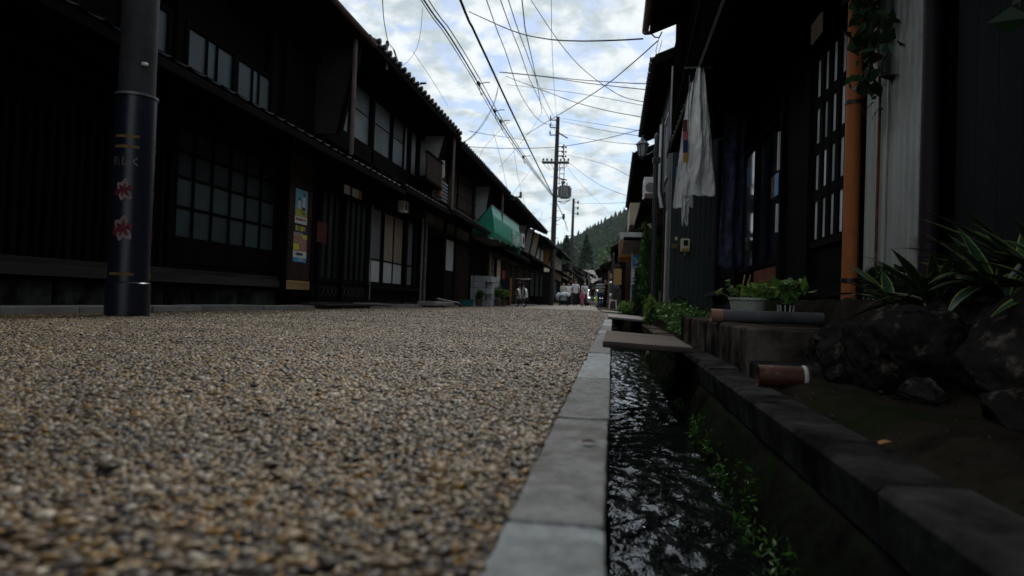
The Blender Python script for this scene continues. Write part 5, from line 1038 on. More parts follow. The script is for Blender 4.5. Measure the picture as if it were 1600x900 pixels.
for nm, r, pts in WIRES:
    if nm in ('bundle', 'thick') or (nm == 'thin' and pts[0][1] <= 16.1 and pts[-1][1] > 30):
        a, b = Vector(pts[0]), Vector(pts[1]); d = (a - b).normalized(); L_ = 9.0 if nm != 'thin' else 14; pts = [tuple(a + d * L_ + Vector((0, 0, .5)))] + pts
    if nm == 'bundle':
        wire_obj('strand', r, pts, cb); continue
    o = wire_obj('overhead_wire', r * .75 if nm in ('thin', 'drop') else r, pts)
    if nm in WLAB: lb, g = WLAB[nm], 'overhead wires'
    elif nm == 'span':
        lb, g = ('black service cable from the heavy cable to the upper eave gutter', 'overhead wires') if first_span else ('thin wire climbing from the upper eave gutter across the road', 'overhead wires'); first_span = False
    elif nm == 'thin':
        e1 = pts[-1]
        lb = ('thin wire running high along the road to the top of the tall pole' if pts[0][1] < 16 and e1[1] > 30 else 'thin wire spanning the road to the eave of the metal sided house' if 13.5 < e1[1] < 17.5 else
              'thin wire spanning from the tall pole to the farther eaves' if 17.5 <= e1[1] < 27 else 'thin slack wire in the sky near the tall pole'); g = lb + 's'
    else: lb, g = ('slack service wire dropping from the cables towards the tiled roofs', 'service drops to the roofs')
    tag(o, lb, 'wire', g)
# clamps and spacers on the cables
for i, (x, y, z) in enumerate(((-4.22, 23.0, 6.72), (-4.21, 24.2, 6.68), (-4.16, 30.2, 6.68), (-4.25, 20.3, 6.8))):
    e = empty('cable_clamp', (x, y, z), 0, ('second', 'third', 'last', 'first')[i] + ' black looped clamp along the cable bundle towards the tall pole', 'clamp', 'clamps on the cable bundle')
    bx('clamp_body', (x - .045, y - .12, z - .04), (x + .045, y + .12, z + .05), 'black_metal', e, .02); MB().tube([(x + .05, y, z), (x + .2, y + .1, z + .07), (x + .34, y + .05, z + .05)], .015, 6).build('clamp_arm', 'black_metal', e); MB().tube([(x, y, z - .05), (x + .03, y + .3, z - .25), (x, y + .7, z - .08)], .012, 6).build('jumper', 'cable', e)
for x, y, z, lb in ((.36, 9.5, 3.98, 'black insulator clamp by the upper gutter end'),):
    e = empty('insulator', (x, y, z), 0, lb, 'insulator'); bx('body', (x - .05, y - .03, z - .02), (x + .04, y + .03, z + .02), 'black_metal', e, .01); MB().tube([(x + .04, y, z), (x + .10, y, z - .06), (x + .16, y + .05, z - .05), (x + .2, y + .1, z + .05)], .010, 6).build('hook_cable', 'cable', e); MB().tube([(x + .16, y + .05, z - .05), (x + .12, y, z - .25), (x + .14, y, z - .36), (x + .2, y, z - .1)], .004, 5).build('loose_wire', 'cable', e)
ms = empty('roof_mast', (-3.96, 11.2, 4.1), 0, 'short pale service mast standing at the tiled eave', 'mast')
MB().tube([(-3.96, 11.2, 4.12), (-3.97, 11.2, 4.62)], .016, 8).build('tube', 'pipe_white', ms)
for z in (4.56, 4.36): MB().lathe((-3.97, 11.2, z), [(.028, -.05), (.034, 0), (.028, .05)], 8).build('insulator', 'black_metal', ms)
for k in range(3): MB().tube([(-3.97, 11.2, 4.6), (-3.90, 11.3 + .05 * k, 4.52), (-3.86, 11.4 + .05 * k, 4.35), (-3.93, 11.35, 4.2)], .006, 5).build('loop_wire', 'cable', ms)
e = empty('eave_bracket', (-3.85, 12.6, 4.25), 0, 'small bent black wire hook on the tiled eave', 'bracket'); MB().tube([(-3.95, 12.6, 4.2), (-3.85, 12.6, 4.3), (-3.72, 12.75, 4.38)], .014, 6).build('hook', 'black_metal', e); MB().tube([(-3.78, 12.6, 4.33), (-3.66, 12.6, 4.33)], .02, 6).build('insulator', 'black_metal', e)
e = empty('eave_bracket', (-3.8, 24.9, 4.0), 0, 'blue-black bracket with insulators at the corner of the tiled roof', 'bracket'); MB().tube([(-3.95, 24.9, 4.0), (-3.7, 24.9, 3.95), (-3.5, 24.9, 4.1)], .025, 6).build('arm', 'black_metal', e); bx('insulator', (-3.52, 24.86, 4.02), (-3.44, 24.94, 4.25), 'black_metal', e, .02)

mat('pole_wood', (.045, .038, .036), .8, .3, 5, V3, .2)
def arm_ins(par, x, y, z, up=.16, r=.045):
    MB().lathe((x, y, z), [(.015, 0), (.015, .04), (r, .05), (r * .7, .08), (r, .10), (r * .7, .13), (r * .3, up)], 8).build('insulator', 'black_metal', par)
def big_pole(x, y, h, label):
    e = empty('utility_pole', (x, y, 0), 0, label, 'pole', 'utility poles down the road')
    MB().tube([(x, y, -.1), (x + .02, y, h * .5), (x + .05, y, h)], [.19, .165, .12], 16).build('shaft', 'pole_wood', e, smooth=True); return e
p1_ = big_pole(-4.02, 45, 12.5, 'tall dark utility pole with crossarms and grey transformer'); X0 = -3.98
for z in (12.3, 11.8, 11.3):
    bx('bracket', (X0 - .5, 44.97, z - .03), (X0 - .08, 45.03, z + .03), 'black_metal', p1_); arm_ins(p1_, X0 - .48, 45, z + .03, .3, .07)
MB().tube([(X0 + .08, 45, 11.45), (X0 + .7, 44.8, 11.05)], .05, 6).build('stay_arm', 'black_metal', p1_)
bx('crossarm', (X0 - .95, 44.8, 9.42), (X0 + .85, 44.88, 9.52), 'black_metal', p1_); bx('crossarm', (X0 - .95, 45.12, 9.42), (X0 + .85, 45.2, 9.52), 'black_metal', p1_)
for dx in (-.85, -.6, -.3, .3, .55, .8): arm_ins(p1_, X0 + dx, 44.84, 9.52, .2, .08); MB().tube([(X0 + dx, 44.84, 9.42), (X0 + dx * .8, 44.8, 9.15), (X0 + dx * .5, 44.85, 8.95)], .015, 5).build('jumper', 'cable', p1_)
for z in (10.5, 10.2, 9.9):
    bx('side_arm', (X0 + .1, 44.97, z), (X0 + .45, 45.03, z + .05), 'black_metal', p1_)
    for dx in (.38, .6): MB().lathe((X0 + dx, 45, z - .02), [(.05, -.05), (.07, 0), (.05, .06)], 8).build('insulator', 'black_metal', p1_)
bx('rack', (X0 + .42, 44.96, 9.7), (X0 + .5, 45.04, 10.7), 'black_metal', p1_)
for dx in (.22, .52): bx('ladder_rail', (X0 + dx, 44.98, 8.0), (X0 + dx + .04, 45.02, 9.4), 'black_metal', p1_)
for z in (8.3, 8.7, 9.1): bx('ladder_rung', (X0 + .22, 44.97, z), (X0 + .56, 45.03, z + .04), 'black_metal', p1_)
MB().tube([(X0, 45, 8.5), (X0 + .75, 45, 8.3)], .04, 6).build('fuse_arm', 'black_metal', p1_); MB().lathe((X0 + .5, 45, 8.05), [(.1, 0), (.16, .1), (.1, .2)], 10).build('fuse', 'grey_metal', p1_)
tr_ = MB().lathe((X0 + .62, 45, 7.1), [(.30, 0), (.36, .05), (.36, .72), (.38, .74), (.38, .8), (.2, .86)], 18).build('transformer', 'grey_metal', p1_, smooth=True)
for k in range(10): a = 2 * math.pi * k / 10; MB().box((-.012, -.05, -.3), (.012, .05, .3)).build('fin', 'grey_metal', tr_).matrix_basis = Matrix.Translation((X0 + .62 + .40 * math.cos(a), 45 + .40 * math.sin(a), 7.5)) @ Matrix.Rotation(a + math.pi / 2, 4, 'Z')
for dx in (.45, .75): arm_ins(tr_, X0 + dx, 45, 7.92, .25, .06)
bx('hanger', (X0 - .1, 44.9, 7.2), (X0 + .3, 45.1, 7.28), 'black_metal', p1_); bx('hanger', (X0 - .1, 44.9, 7.75), (X0 + .3, 45.1, 7.83), 'black_metal', p1_)
for k in range(3): MB().tube([(X0 + .9, 45, 7.7 - .1 * k), (X0 + 1.0, 45, 7.0), (X0 + .6, 45, 6.7 + .1 * k), (X0 + .15, 45, 6.9)], .015, 5).build('jumper', 'cable', p1_)
MB().tube([(X0, 44.8, 5.75), (X0 + .6, 44.8, 5.85), (X0, 44.8, 5.45)], .03, 5).build('cable_arm', 'black_metal', p1_); MB().lathe((X0 + .62, 44.8, 5.85), [(.05, -.2), (.09, -.1), (.09, .1), (.05, .2)], 8).build('junction', 'black_metal', p1_)
for z in np.arange(2.2, 11, .9): MB().tube([(X0 - .12, 44.95, z), (X0 - .34, 44.9, z)], .014, 5).build('step_bolt', 'black_metal', p1_); MB().tube([(X0 + .12, 44.95, z + .45), (X0 + .34, 44.9, z + .45)], .014, 5).build('step_bolt', 'black_metal', p1_)
p2x = big_pole(-4.45, 72, 11.2, 'slimmer distant utility pole before the wooded hill'); X2 = -4.40
for z in (10.8, 10.2, 9.6): bx('bracket', (X2, 71.97, z), (X2 + .5, 72.03, z + .06), 'black_metal', p2x); MB().lathe((X2 + .48, 72, z), [(.06, -.15), (.1, 0), (.06, .18)], 8).build('insulator', 'black_metal', p2x)
for z in (7.2, 6.4, 5.8): bx('crossarm', (X2 - .8, 71.95, z), (X2 + .4, 72.05, z + .08), 'black_metal', p2x)
# ------------------------------------------------------------------ wooded hill and far trees
def hz(x, y):
    ridge = 100 + .60 * (x - 9) if x > -60 else 58.6 + .35 * (x + 60); ridge = min(max(ridge, 14), 220)
    t = (y - 330) / 470; prof = sm(0, 1, t) if y < 800 else 1 - .5 * sm(800, 1300, y)
    return -2 + ridge * (prof * .8 + .2 * max(0, min(1, t))) + 6 * mnoise.fractal(Vector((x * .012, y * .012, 3)), 1, 2, 3)
v = []; f = []; nx, ny = 60, 50
for i in range(ny + 1):
    for j in range(nx + 1):
        x = -420 + 840 * j / nx; y = 300 + 900 * i / ny; v.append((x, y, hz(x, y)))
for i in range(ny):
    for j in range(nx): k = i * (nx + 1) + j; f.append((k, k + 1, k + nx + 2, k + nx + 1))
mat('forest_floor', (.012, .024, .012), .95, .4, .05, bump=0, piece=0); hl = link(bpy.data.objects.new('hill', npmesh('hill', v, f, 'forest_floor'))); hl['kind'] = 'structure'
def forest():
    rs = np.random.RandomState(12); bm = bmesh.new(); bmesh.ops.create_icosphere(bm, subdivisions=2, radius=1); bv = np.array([q.co[:] for q in bm.verts]); bf = np.array([[q.index for q in fc.verts] for fc in bm.faces]); bm.free()
    V = []; F = []; k = 0; n = 0
    while n < 6500:
        y = 335 + 500 * rs.rand() ** .8; x = rs.uniform(-.22 * y, .2 * y)
        if x < -.135 * y and rs.rand() < .6 or x > .09 * y and rs.rand() < .6: continue
        con = rs.rand() < .14; r = rs.uniform(2.0, 3.6) * (.8 + .4 * (y - 335) / 500); z = hz(x, y); p = bv.copy(); nz = 1 + .34 * rs.normal(0, 1, len(p))
        if con: tt = (p[:, 2] + 1) / 2; p[:, :2] *= ((1.05 - tt) * .9)[:, None]; p = p * np.array([r * .85, r * .85, r * 1.9]); p[:, 2] += r * 1.5
        else: p = p * np.array([r, r, r * .95]); p[:, 2] += r * .8
        p[:, :2] *= nz[:, None]; p[:, 2] *= (1 + .12 * rs.normal(0, 1, len(p))); V.append(p + [x, y, z]); F.append(bf + k); k += len(bv); n += 1
    o = link(bpy.data.objects.new('forest', npmesh('forest', np.concatenate(V), np.concatenate(F), 'lf_hill', False))); tag(o, 'dense mixed woodland covering the distant hill', 'forest', kind='stuff')
forest()
G_FT = 'trees at the far end of the road'
tree('broadleaf_tree', (2.6, 96, 0), 11.5, 3.6, 7000, .32, 'lf_dark', 'dark rounded tree rising behind the low brown house roofs', 41, G_FT, lumps=22, trunk_r=.25)
tree('broadleaf_tree', (-.4, 108, 0), 9, 3.0, 5000, .32, 'lf_green', 'lighter green tree beside the pale bare tree', 42, G_FT, lumps=20, trunk_r=.22)
tree('conifer_tree', (-9, 130, 0), 13, 3.0, 6000, .4, 'lf_dark', 'dark conifer beyond the cream building', 43, G_FT, trunk_r=.2, shapefn=conifer_pts((-9, 130, 0), 13, 3.0))
tree('conifer_tree', (-6, 150, 0), 15, 3.4, 6000, .45, 'lf_dark', 'tall dark conifer between the pole and the bare tree', 44, G_FT, trunk_r=.2, shapefn=conifer_pts((-6, 150, 0), 15, 3.4))
tree('broadleaf_tree', (-12, 120, 0), 9, 3.4, 5000, .35, 'lf_green', 'broad green tree behind the cream building', 45, G_FT, lumps=20, trunk_r=.22)
tree('broadleaf_tree', (7, 120, 0), 12, 4.5, 6000, .38, 'lf_dark', 'wide dark tree behind the timber porch house', 46, G_FT, lumps=22, trunk_r=.25)
bt = empty('bare_tree', (-3.05, 88, 0), 0, 'pale leafless tree standing before the wooded hill', 'tree', G_FT); mb = MB(); rs = random.Random(5)
mat('pale_bark', (.16, .16, .145), .9, .2, 5, bump=.1)
def branch(p, d, L_, r, dep):
    q = p + d * L_; mb.tube([p, (p + q) / 2 + Vector((rs.gauss(0, .05), rs.gauss(0, .05), .0)) * L_, q], [r, r * .8, r * .55], 5)
    if dep:
        for k in range(3 if dep > 1 else 4): branch(p + (q - p) * rs.uniform(.45, 1), (d + Vector((rs.gauss(0, .55), rs.gauss(0, .55), rs.gauss(.05, .3)))).normalized(), L_ * rs.uniform(.5, .72), r * .5, dep - 1)
branch(Vector((-3.05, 88, 0)), Vector((.03, 0, 1)), 3.4, .11, 4); mb.build('trunk', 'pale_bark', bt)
# ------------------------------------------------------------------ people
mat('skin', (.36, .21, .145), .6, .08, 4, bump=0, piece=.05)
for nm, c in (('cl_white', (.66, .67, .69)), ('cl_beige', (.50, .49, .42)), ('cl_grey', (.42, .43, .45)), ('cl_navy', (.015, .018, .035)), ('cl_jean', (.03, .07, .16)), ('cl_pink', (.50, .16, .24)), ('cl_black', (.012, .012, .014)), ('cl_hair', (.012, .010, .009)), ('cl_whitehair', (.5, .5, .48)), ('cl_blue', (.03, .13, .42)), ('cl_lime', (.35, .5, .06)), ('cl_shorts', (.08, .10, .16))): mat(nm, c, .85, .12, 6, bump=.1, piece=0)
def stripes():
    m = bpy.data.materials.new('cl_stripe'); m.use_nodes = True; t = m.node_tree; n = t.nodes; l = t.links.new; bs = n['Principled BSDF']; bs.inputs['Roughness'].default_value = .85
    co = n.new('ShaderNodeTexCoord'); sp = n.new('ShaderNodeSeparateXYZ'); l(co.outputs['Object'], sp.inputs[0]); mu = n.new('ShaderNodeMath'); mu.operation = 'MULTIPLY'; l(sp.outputs[2], mu.inputs[0]); mu.inputs[1].default_value = 7.2
    fr = n.new('ShaderNodeMath'); fr.operation = 'FRACT'; l(mu.outputs[0], fr.inputs[0]); gt = n.new('ShaderNodeMath'); gt.operation = 'GREATER_THAN'; l(fr.outputs[0], gt.inputs[0]); gt.inputs[1].default_value = .5
    mi = n.new('ShaderNodeMix'); mi.data_type = 'RGBA'; l(gt.outputs[0], mi.inputs[0]); mi.inputs[6].default_value = (.013, .014, .025, 1); mi.inputs[7].default_value = (.68, .68, .68, 1); l(mi.outputs[2], bs.inputs['Base Color']); MAT['cl_stripe'] = m
stripes()
def person(label, x, y, z0, h, rz, top, bottom, hair='cl_hair', stride=.12, arm=(0, 0), sleeve=1.22, leg=.10, shorts=None, hat=None, robe=None, head_turn=0.0, stout=1.0):
    """arm: how far each forearm is raised forward (0 hanging .. 1 level)"""
    e = empty('person', (x, y, z0), rz, label, 'person', 'people walking down the road'); s = h / 1.7
    J = {}; ed = []
    def j(k, p, r, par=None):
        J[k] = (Vector(p), r)
        if par: ed.append((par, k))
    w = stout
    j('pel', (0, 0, .95), (.135 * w, .10 * w)); j('wst', (0, .0, 1.10), (.125 * w, .095 * w), 'pel'); j('cst', (0, .0, 1.30), (.150 * w, .105 * w), 'wst'); j('nkb', (0, .005, 1.43), (.085, .07), 'cst'); j('nk', (0, -.005, 1.49), (.05, .05), 'nkb')
    j('jaw', (0, -.02, 1.545), (.062, .072), 'nk'); j('hd', (0, -.01, 1.62), (.075, .092), 'jaw'); j('crn', (0, .0, 1.685), (.05, .06), 'hd')
    for sg, q in ((-1, arm[0]), (1, arm[1])):
        n = 'l' if sg < 0 else 'r'; j(n + 'sh', (sg * .175 * w, .0, 1.385), (.058, .055), 'nkb'); j(n + 'el', (sg * .225 * w, .03 - .02 * q, 1.125), (.042, .042), n + 'sh')
        wr = (sg * (.225 - .08 * q) * w, -.06 - .20 * q, .90 + .22 * q); j(n + 'wr', wr, (.028, .03), n + 'el'); j(n + 'pm', (wr[0], wr[1] - .02 - .05 * q, wr[2] - .07 * (1 - q)), (.018, .036), n + 'wr')
    for sg, st in ((-1, stride), (1, -stride)):
        n = 'l' if sg < 0 else 'r'; j(n + 'hp', (sg * .085 * w, 0, .87), (.085 * w, .088 * w), 'pel'); j(n + 'kn', (sg * .09, -.03 - st * .55, .48), (.056, .058), n + 'hp'); j(n + 'an', (sg * .09, .01 - st, .09), (.036, .04), n + 'kn'); j(n + 'to', (sg * .10, -.15 - st, .032), (.042, .028), n + 'an')
    ks = list(J); me = bpy.data.meshes.new('b'); me.from_pydata([tuple(J[k][0] * s) for k in ks], [(ks.index(a), ks.index(b)) for a, b in ed], [])
    o = bpy.data.objects.new('b', me); COL.objects.link(o); o.modifiers.new('sk', 'SKIN')
    for i, k in enumerate(ks): me.skin_vertices[0].data[i].radius = (J[k][1][0] * s, J[k][1][1] * s); me.skin_vertices[0].data[i].use_root = (k == 'pel')
    sb = o.modifiers.new('ss', 'SUBSURF'); sb.levels = sb.render_levels = 1; bpy.context.view_layer.update()
    bmsh = bpy.data.meshes.new_from_object(o.evaluated_get(bpy.context.evaluated_depsgraph_get())); bpy.data.objects.remove(o)
    bm = bmesh.new(); bm.from_mesh(bmsh); bm.normal_update()
    reg = lambda fn, off: _shell(bm, fn, off)
    Z = lambda c: c.z / s
    def garment(name, fn, off, m):
        v, f = reg(fn, off); 
        if f: MB().add(v, f).build(name, m, e, smooth=True, local=True)
    ax = .19 * w
    garment('shirt', lambda c: .90 < Z(c) < 1.455 and (abs(c.x / s) < ax or Z(c) > sleeve), .016, top)
    if not robe: garment('trousers', lambda c: (shorts or .10) < Z(c) < .98 and abs(c.x / s) < .185 * w and (Z(c) < .8 or abs(c.x / s) < .165 * w), .014, bottom)
    garment('shoes', lambda c: Z(c) < .10, .010, 'cl_black')
    garment('hair', lambda c: Z(c) > 1.655 or (Z(c) > 1.53 and c.y / s > .02) or (Z(c) > 1.58 and abs(c.x / s) > .058), .016, hair)
    if hat: garment('cap', lambda c: Z(c) > 1.645, .024, hat); MB().prism([(-.07 * s, -.09 * s, 1.655 * s), (.07 * s, -.09 * s, 1.655 * s), (.05 * s, -.18 * s, 1.64 * s), (-.05 * s, -.18 * s, 1.64 * s)], (0, 0, .008)).build('cap_peak', hat, e, local=True)
    if robe:
        v, f = [], []
        mb = MB().lathe((0, 0, 0), [(.20 * s, .28 * s), (.19 * s, .55 * s), (.155 * s, .9 * s), (.16 * s, 1.05 * s), (.165 * s, 1.3 * s), (.09 * s, 1.46 * s)], 20); mb.v = [(a * 1.0, b * .78, c) for a, b, c in mb.v]; mb.build('robe', robe, e, smooth=True, local=True)
        mb = MB().lathe((0, 0, 0), [(.168 * s, .95 * s), (.172 * s, 1.1 * s)], 20); mb.v = [(a, b * .8, c) for a, b, c in mb.v]; mb.build('sash', 'pr_red', e, local=True)
        for sg in (-1, 1): MB().prism([(sg * .12 * s, .03, 1.40 * s), (sg * .30 * s, .0, 1.25 * s), (sg * .33 * s, -.02, .92 * s), (sg * .20 * s, -.02, .95 * s)], (0, -.06 * s, 0)).build('sleeve', robe, e, local=True)
    # face and fingers join the body's own surface
    ex = MB()
    for sg in (-1, 1):
        wr, pm = J[('l' if sg < 0 else 'r') + 'wr'][0] * s, J[('l' if sg < 0 else 'r') + 'pm'][0] * s; d = (pm - wr).normalized(); sd_ = Vector((0, 1, 0)) if abs(d.y) < .7 else Vector((0, 0, 1)); q = d.cross(sd_).normalized()
        for k, ln in enumerate((.065, .075, .07, .055)): p = pm + sd_ * (k - 1.5) * .017 * s; ex.tube([p, p + d * ln * .55 * s, p + (d * .9 + q * .25 * sg).normalized() * ln * s], [.0085 * s, .008 * s, .006 * s], 5)
        p = wr + d * .02 * s; ex.tube([p, p + (sd_ * -.035 + d * .02) * s, p + (sd_ * -.04 + d * .055) * s], [.011 * s, .009 * s, .007 * s], 5)
    ex.tube([(0, -.098 * s, 1.635 * s), (0, -.122 * s, 1.60 * s), (0, -.10 * s, 1.59 * s)], [.008 * s, .015 * s, .012 * s], 6)
    for sg in (-1, 1): ex.lathe((sg * .08 * s, .0, 1.60 * s), [(.005, -.008 * s), (.022 * s, -.004 * s), (.02 * s, .006 * s)], 8, 'x')
    k0 = len(bm.verts); vs = [bm.verts.new(p) for p in ex.v]
    for f_ in ex.f:
        try: bm.faces.new([vs[i] for i in f_])
        except ValueError: pass
    out = bpy.data.meshes.new('body'); bm.to_mesh(out); bm.free(); out.polygons.foreach_set('use_smooth', [True] * len(out.polygons)); out.materials.append(MAT['skin']); bo = bpy.data.objects.new('body', out); COL.objects.link(bo); bo.parent = e
    for sg in (-1, 1): MB().lathe((sg * .03 * s, -.092 * s, 1.622 * s), [(.0, -.006 * s), (.009 * s, 0), (0, .006 * s)], 6).build('eye', 'cl_hair', e, local=True)
    MB().box((-.022 * s, -.098 * s, 1.568 * s), (.022 * s, -.088 * s, 1.574 * s)).build('mouth', 'pr_red', e, local=True)
    return e
def _shell(bm, fn, off):
    v = []; f = []; mp = {}
    for fc in bm.faces:
        if fn(fc.calc_center_median()):
            idx = []
            for q in fc.verts:
                if q.index not in mp: mp[q.index] = len(v); v.append(tuple(q.co + q.normal * off))
                idx.append(mp[q.index])
            f.append(tuple(idx))
    return v, f
person('man in white short-sleeved shirt and dark trousers walking towards the lens', -2.55, 47, 0, 1.74, .1, 'cl_white', 'cl_navy', stride=.16, arm=(.15, .3), stout=1.12)
w4 = person('grey-haired person in white top with a dark shoulder strap', -1.93, 47.2, 0, 1.62, -.1, 'cl_white', 'cl_navy', hair='cl_whitehair', arm=(.3, .4), stride=.1)
MB().prism([(-.15, -.118, 1.32), (-.11, -.12, 1.35), (.14, -.128, 1.0), (.10, -.128, .98)], (0, -.012, 0)).build('shoulder_strap', 'cl_navy', w4, local=True)
person('small child in a pink patterned robe walking in front', -2.02, 46.2, 0, 1.02, .0, 'cl_pink', 'cl_pink', robe='cl_pink', stride=.06, arm=(.1, .1))
person('woman in beige top behind the covered pushcart', -3.38, 47.2, 0, 1.58, .05, 'cl_beige', 'cl_navy', arm=(.7, .7), stride=.05)
person('woman in white long top walking beside the pushcart', -3.05, 47.6, 0, 1.58, .0, 'cl_white', 'cl_black', arm=(.4, .3), sleeve=1.0)
person('man in black and white striped shirt, blue cap and jeans', -.74, 41, -.005, 1.66, math.pi + .3, 'cl_stripe', 'cl_jean', hat='cl_blue', stride=.04, stout=1.1)
w7 = person('person in dark clothes standing behind the striped shirt', -.46, 41.8, -.005, 1.68, .6, 'cl_black', 'cl_black', stride=.03)
w8 = person('bare-legged person in shorts carrying a lime green bag', -1.42, 48.5, 0, 1.5, math.pi, 'cl_black', 'cl_shorts', shorts=.5, stride=.05)
bg = empty('shopping_bag', (-1.15, 48.4, 0), 0, 'lime green bag held beside bare legs', 'bag'); bx('sack', (-1.25, 48.3, .35), (-1.03, 48.5, .72), 'cl_lime', bg, .03); MB().tube([(-1.2, 48.4, .7), (-1.16, 48.4, .88), (-1.1, 48.4, .7)], .01, 6).build('handle', 'cl_lime', bg)
# pushcart
ct = empty('pushcart', (-3.28, 46.4, 0), 0, 'green pushcart heaped with white and blue cloth in front of the women', 'cart'); x, y = -3.28, 46.4
bx('basket', (x - .28, y - .25, .28), (x + .28, y + .3, .62), mat('cart_green', (.012, .05, .02), .6, .3, 6), ct, .03); MB().box((x - .2, y - .262, .36), (x + .2, y - .25, .56)).build('label_panel', 'cl_grey', ct)
for sx in (-1, 1):
    for sy in (-1, 1):
        wq = MB().lathe((x + sx * .27, y + sy * .22, .11), [(.075, -.02), (.11, -.022), (.115, 0), (.11, .022), (.075, .02)], 16, 'x').build('wheel', 'cl_black', ct); MB().lathe((x + sx * .27, y + sy * .22, .11), [(.074, -.012), (.074, .012)], 12, 'x').build('rim', 'grey_metal', wq)
    MB().tube([(x + sx * .25, y + .25, .3), (x + sx * .25, y + .45, .95)], .014, 6).build('handle_bar', 'grey_metal', ct)
MB().tube([(x - .25, y + .45, .95), (x + .25, y + .45, .95)], .016, 6).build('handle_bar', 'cl_black', ct)
rs = np.random.RandomState(2); bm = bmesh.new(); bmesh.ops.create_icosphere(bm, subdivisions=4, radius=1)
for q in bm.verts: k = 1 + .3 * mnoise.fractal(q.co * 2.2, 1, 2, 4); q.co = Vector((q.co.x * .36 * k, q.co.y * .3 * k, q.co.z * .2 * k))
me = bpy.data.meshes.new('cloth_heap'); bm.to_mesh(me); bm.free(); me.polygons.foreach_set('use_smooth', [True] * len(me.polygons)); me.materials.append(mat('cloth_blue', (.5, .56, .64), .9, bump=.1, scale=6, c2=(.62, .64, .66))); inst('cloth_heap', me, (x + .05, y - .02, .72), ct)
o = inst('side_bundle', me, (x - .38, y + .1, .6), ct, scale=(.45, .8, 1.3)); 

# ------------------------------------------------------------------ bicycle
def bicycle(loc, rz, label):
    e = empty('bicycle', loc, rz, label, 'bicycle'); B_ = lambda mb, n, m, p=e: mb.build(n, m, p, smooth=True, local=True)
    for yy, nm in ((-.52, 'wheel'), (.52, 'wheel')):
        c = (0, yy, .33); tr = MB(); N_ = 32
        wq = B_(tr.tube([(0, yy + .315 * math.cos(a), .33 + .315 * math.sin(a)) for a in [2 * math.pi * k / N_ for k in range(N_ + 1)]], .018, 8, False), nm, 'cl_black')
        B_(MB().tube([(0, yy + .292 * math.cos(a), .33 + .292 * math.sin(a)) for a in [2 * math.pi * k / N_ for k in range(N_ + 1)]], .011, 6, False), 'rim', 'grey_metal', wq); B_(MB().lathe(c, [(.02, -.04), (.03, 0), (.02, .04)], 10, 'x'), 'hub', 'grey_metal', wq)
        sp = MB()
        for k in range(14): a = 2 * math.pi * k / 14; sp.tube([(.015 * (-1) ** k, yy, .33), (0, yy + .29 * math.cos(a), .33 + .29 * math.sin(a))], .0018, 4)
        B_(sp, 'spokes', 'grey_metal', wq)
        fe_ = MB(); k0 = 0; P = [(yy + .345 * math.cos(a), .33 + .345 * math.sin(a)) for a in [R(d) for d in range(20, 186, 12)]]
        for (a_, b_) in zip(P[:-1], P[1:]): fe_.add([(-.03, a_[0], a_[1]), (.03, a_[0], a_[1]), (.03, b_[0], b_[1]), (-.03, b_[0], b_[1])], [(0, 1, 2, 3)])
        B_(fe_, 'mudguard', 'white_paint')
    fr = MB(); bb = (0, .08, .29); hd = (0, -.36, .80); hl_ = (0, -.39, .70); st_ = (0, .22, .72)
    for a, b, r in ((hl_, bb, .02), (hd, (0, .0, .42), .016), (bb, st_, .018), (bb, (0, .52, .33), .012), (st_, (0, .52, .33), .010)): fr.tube([a, b], r, 8)
    B_(fr, 'frame', 'white_paint'); 
    for sx in (-1, 1): B_(MB().tube([(sx * .04, -.40, .66), (sx * .045, -.47, .5), (sx * .045, -.52, .33)], .012, 6), 'fork', 'white_paint')
    B_(MB().tube([(0, -.36, .78), (0, -.33, .98)], .014, 8), 'stem', 'grey_metal'); B_(MB().tube([(-.29, -.12, .98), (-.27, -.28, 1.02), (-.1, -.36, 1.0), (.1, -.36, 1.0), (.27, -.28, 1.02), (.29, -.12, .98)], .012, 8), 'handlebar', 'grey_metal')
    for sx in (-1, 1): B_(MB().tube([(sx * .29, -.20, .99), (sx * .29, -.08, .975)], .018, 8), 'grip', 'cl_black')
    B_(MB().tube([st_, (0, .25, .84)], .013, 8), 'seat_post', 'grey_metal'); mb = MB().lathe((0, 0, 0), [(.0, .05), (.06, .045), (.10, .02), (.105, -.01), (0, -.02)], 16); mb.v = [(x_ * (1.0 if y_ > 0 else .6), .27 + y_ * 1.35, .86 + z_) for x_, y_, z_ in mb.v]; B_(mb, 'saddle', 'cl_black')
    for z in (.66, .74, .82, .9): B_(MB().tube([(-.16, -.62, z), (.16, -.62, z), (.17, -.40, z), (-.17, -.40, z), (-.16, -.62, z)], .005, 5), 'basket_wire', 'cl_black')
    for i in range(9): xx_ = -.16 + .04 * i; B_(MB().tube([(xx_, -.62, .64), (xx_, -.62, .92)], .004, 4), 'basket_wire', 'cl_black')
    B_(MB().lathe((.05, .08, .29), [(.09, 0), (.09, .008)], 18, 'x'), 'chainring', 'grey_metal')
    for sx in (-1, 1): B_(MB().tube([(sx * .06, .08, .29), (sx * .08, .08 + sx * .1, .29 - sx * .12)], .009, 6), 'crank', 'grey_metal'); B_(MB().box((sx * .08 - .04, .05 + sx * .1, .28 - sx * .12), (sx * .08 + .04, .13 + sx * .1, .30 - sx * .12)), 'pedal', 'cl_black')
    B_(MB().tube([(.06, .5, .3), (.16, .56, .02)], .009, 6), 'stand', 'grey_metal'); B_(MB().lathe((0, -.66, .6), [(.03, -.03), (.04, .02), (.03, .03)], 10, 'y'), 'headlight', 'grey_metal'); return e
bicycle((-3.27, 24.4, 0.0), .38, 'city bicycle with white mudguards parked before the green awning shop')
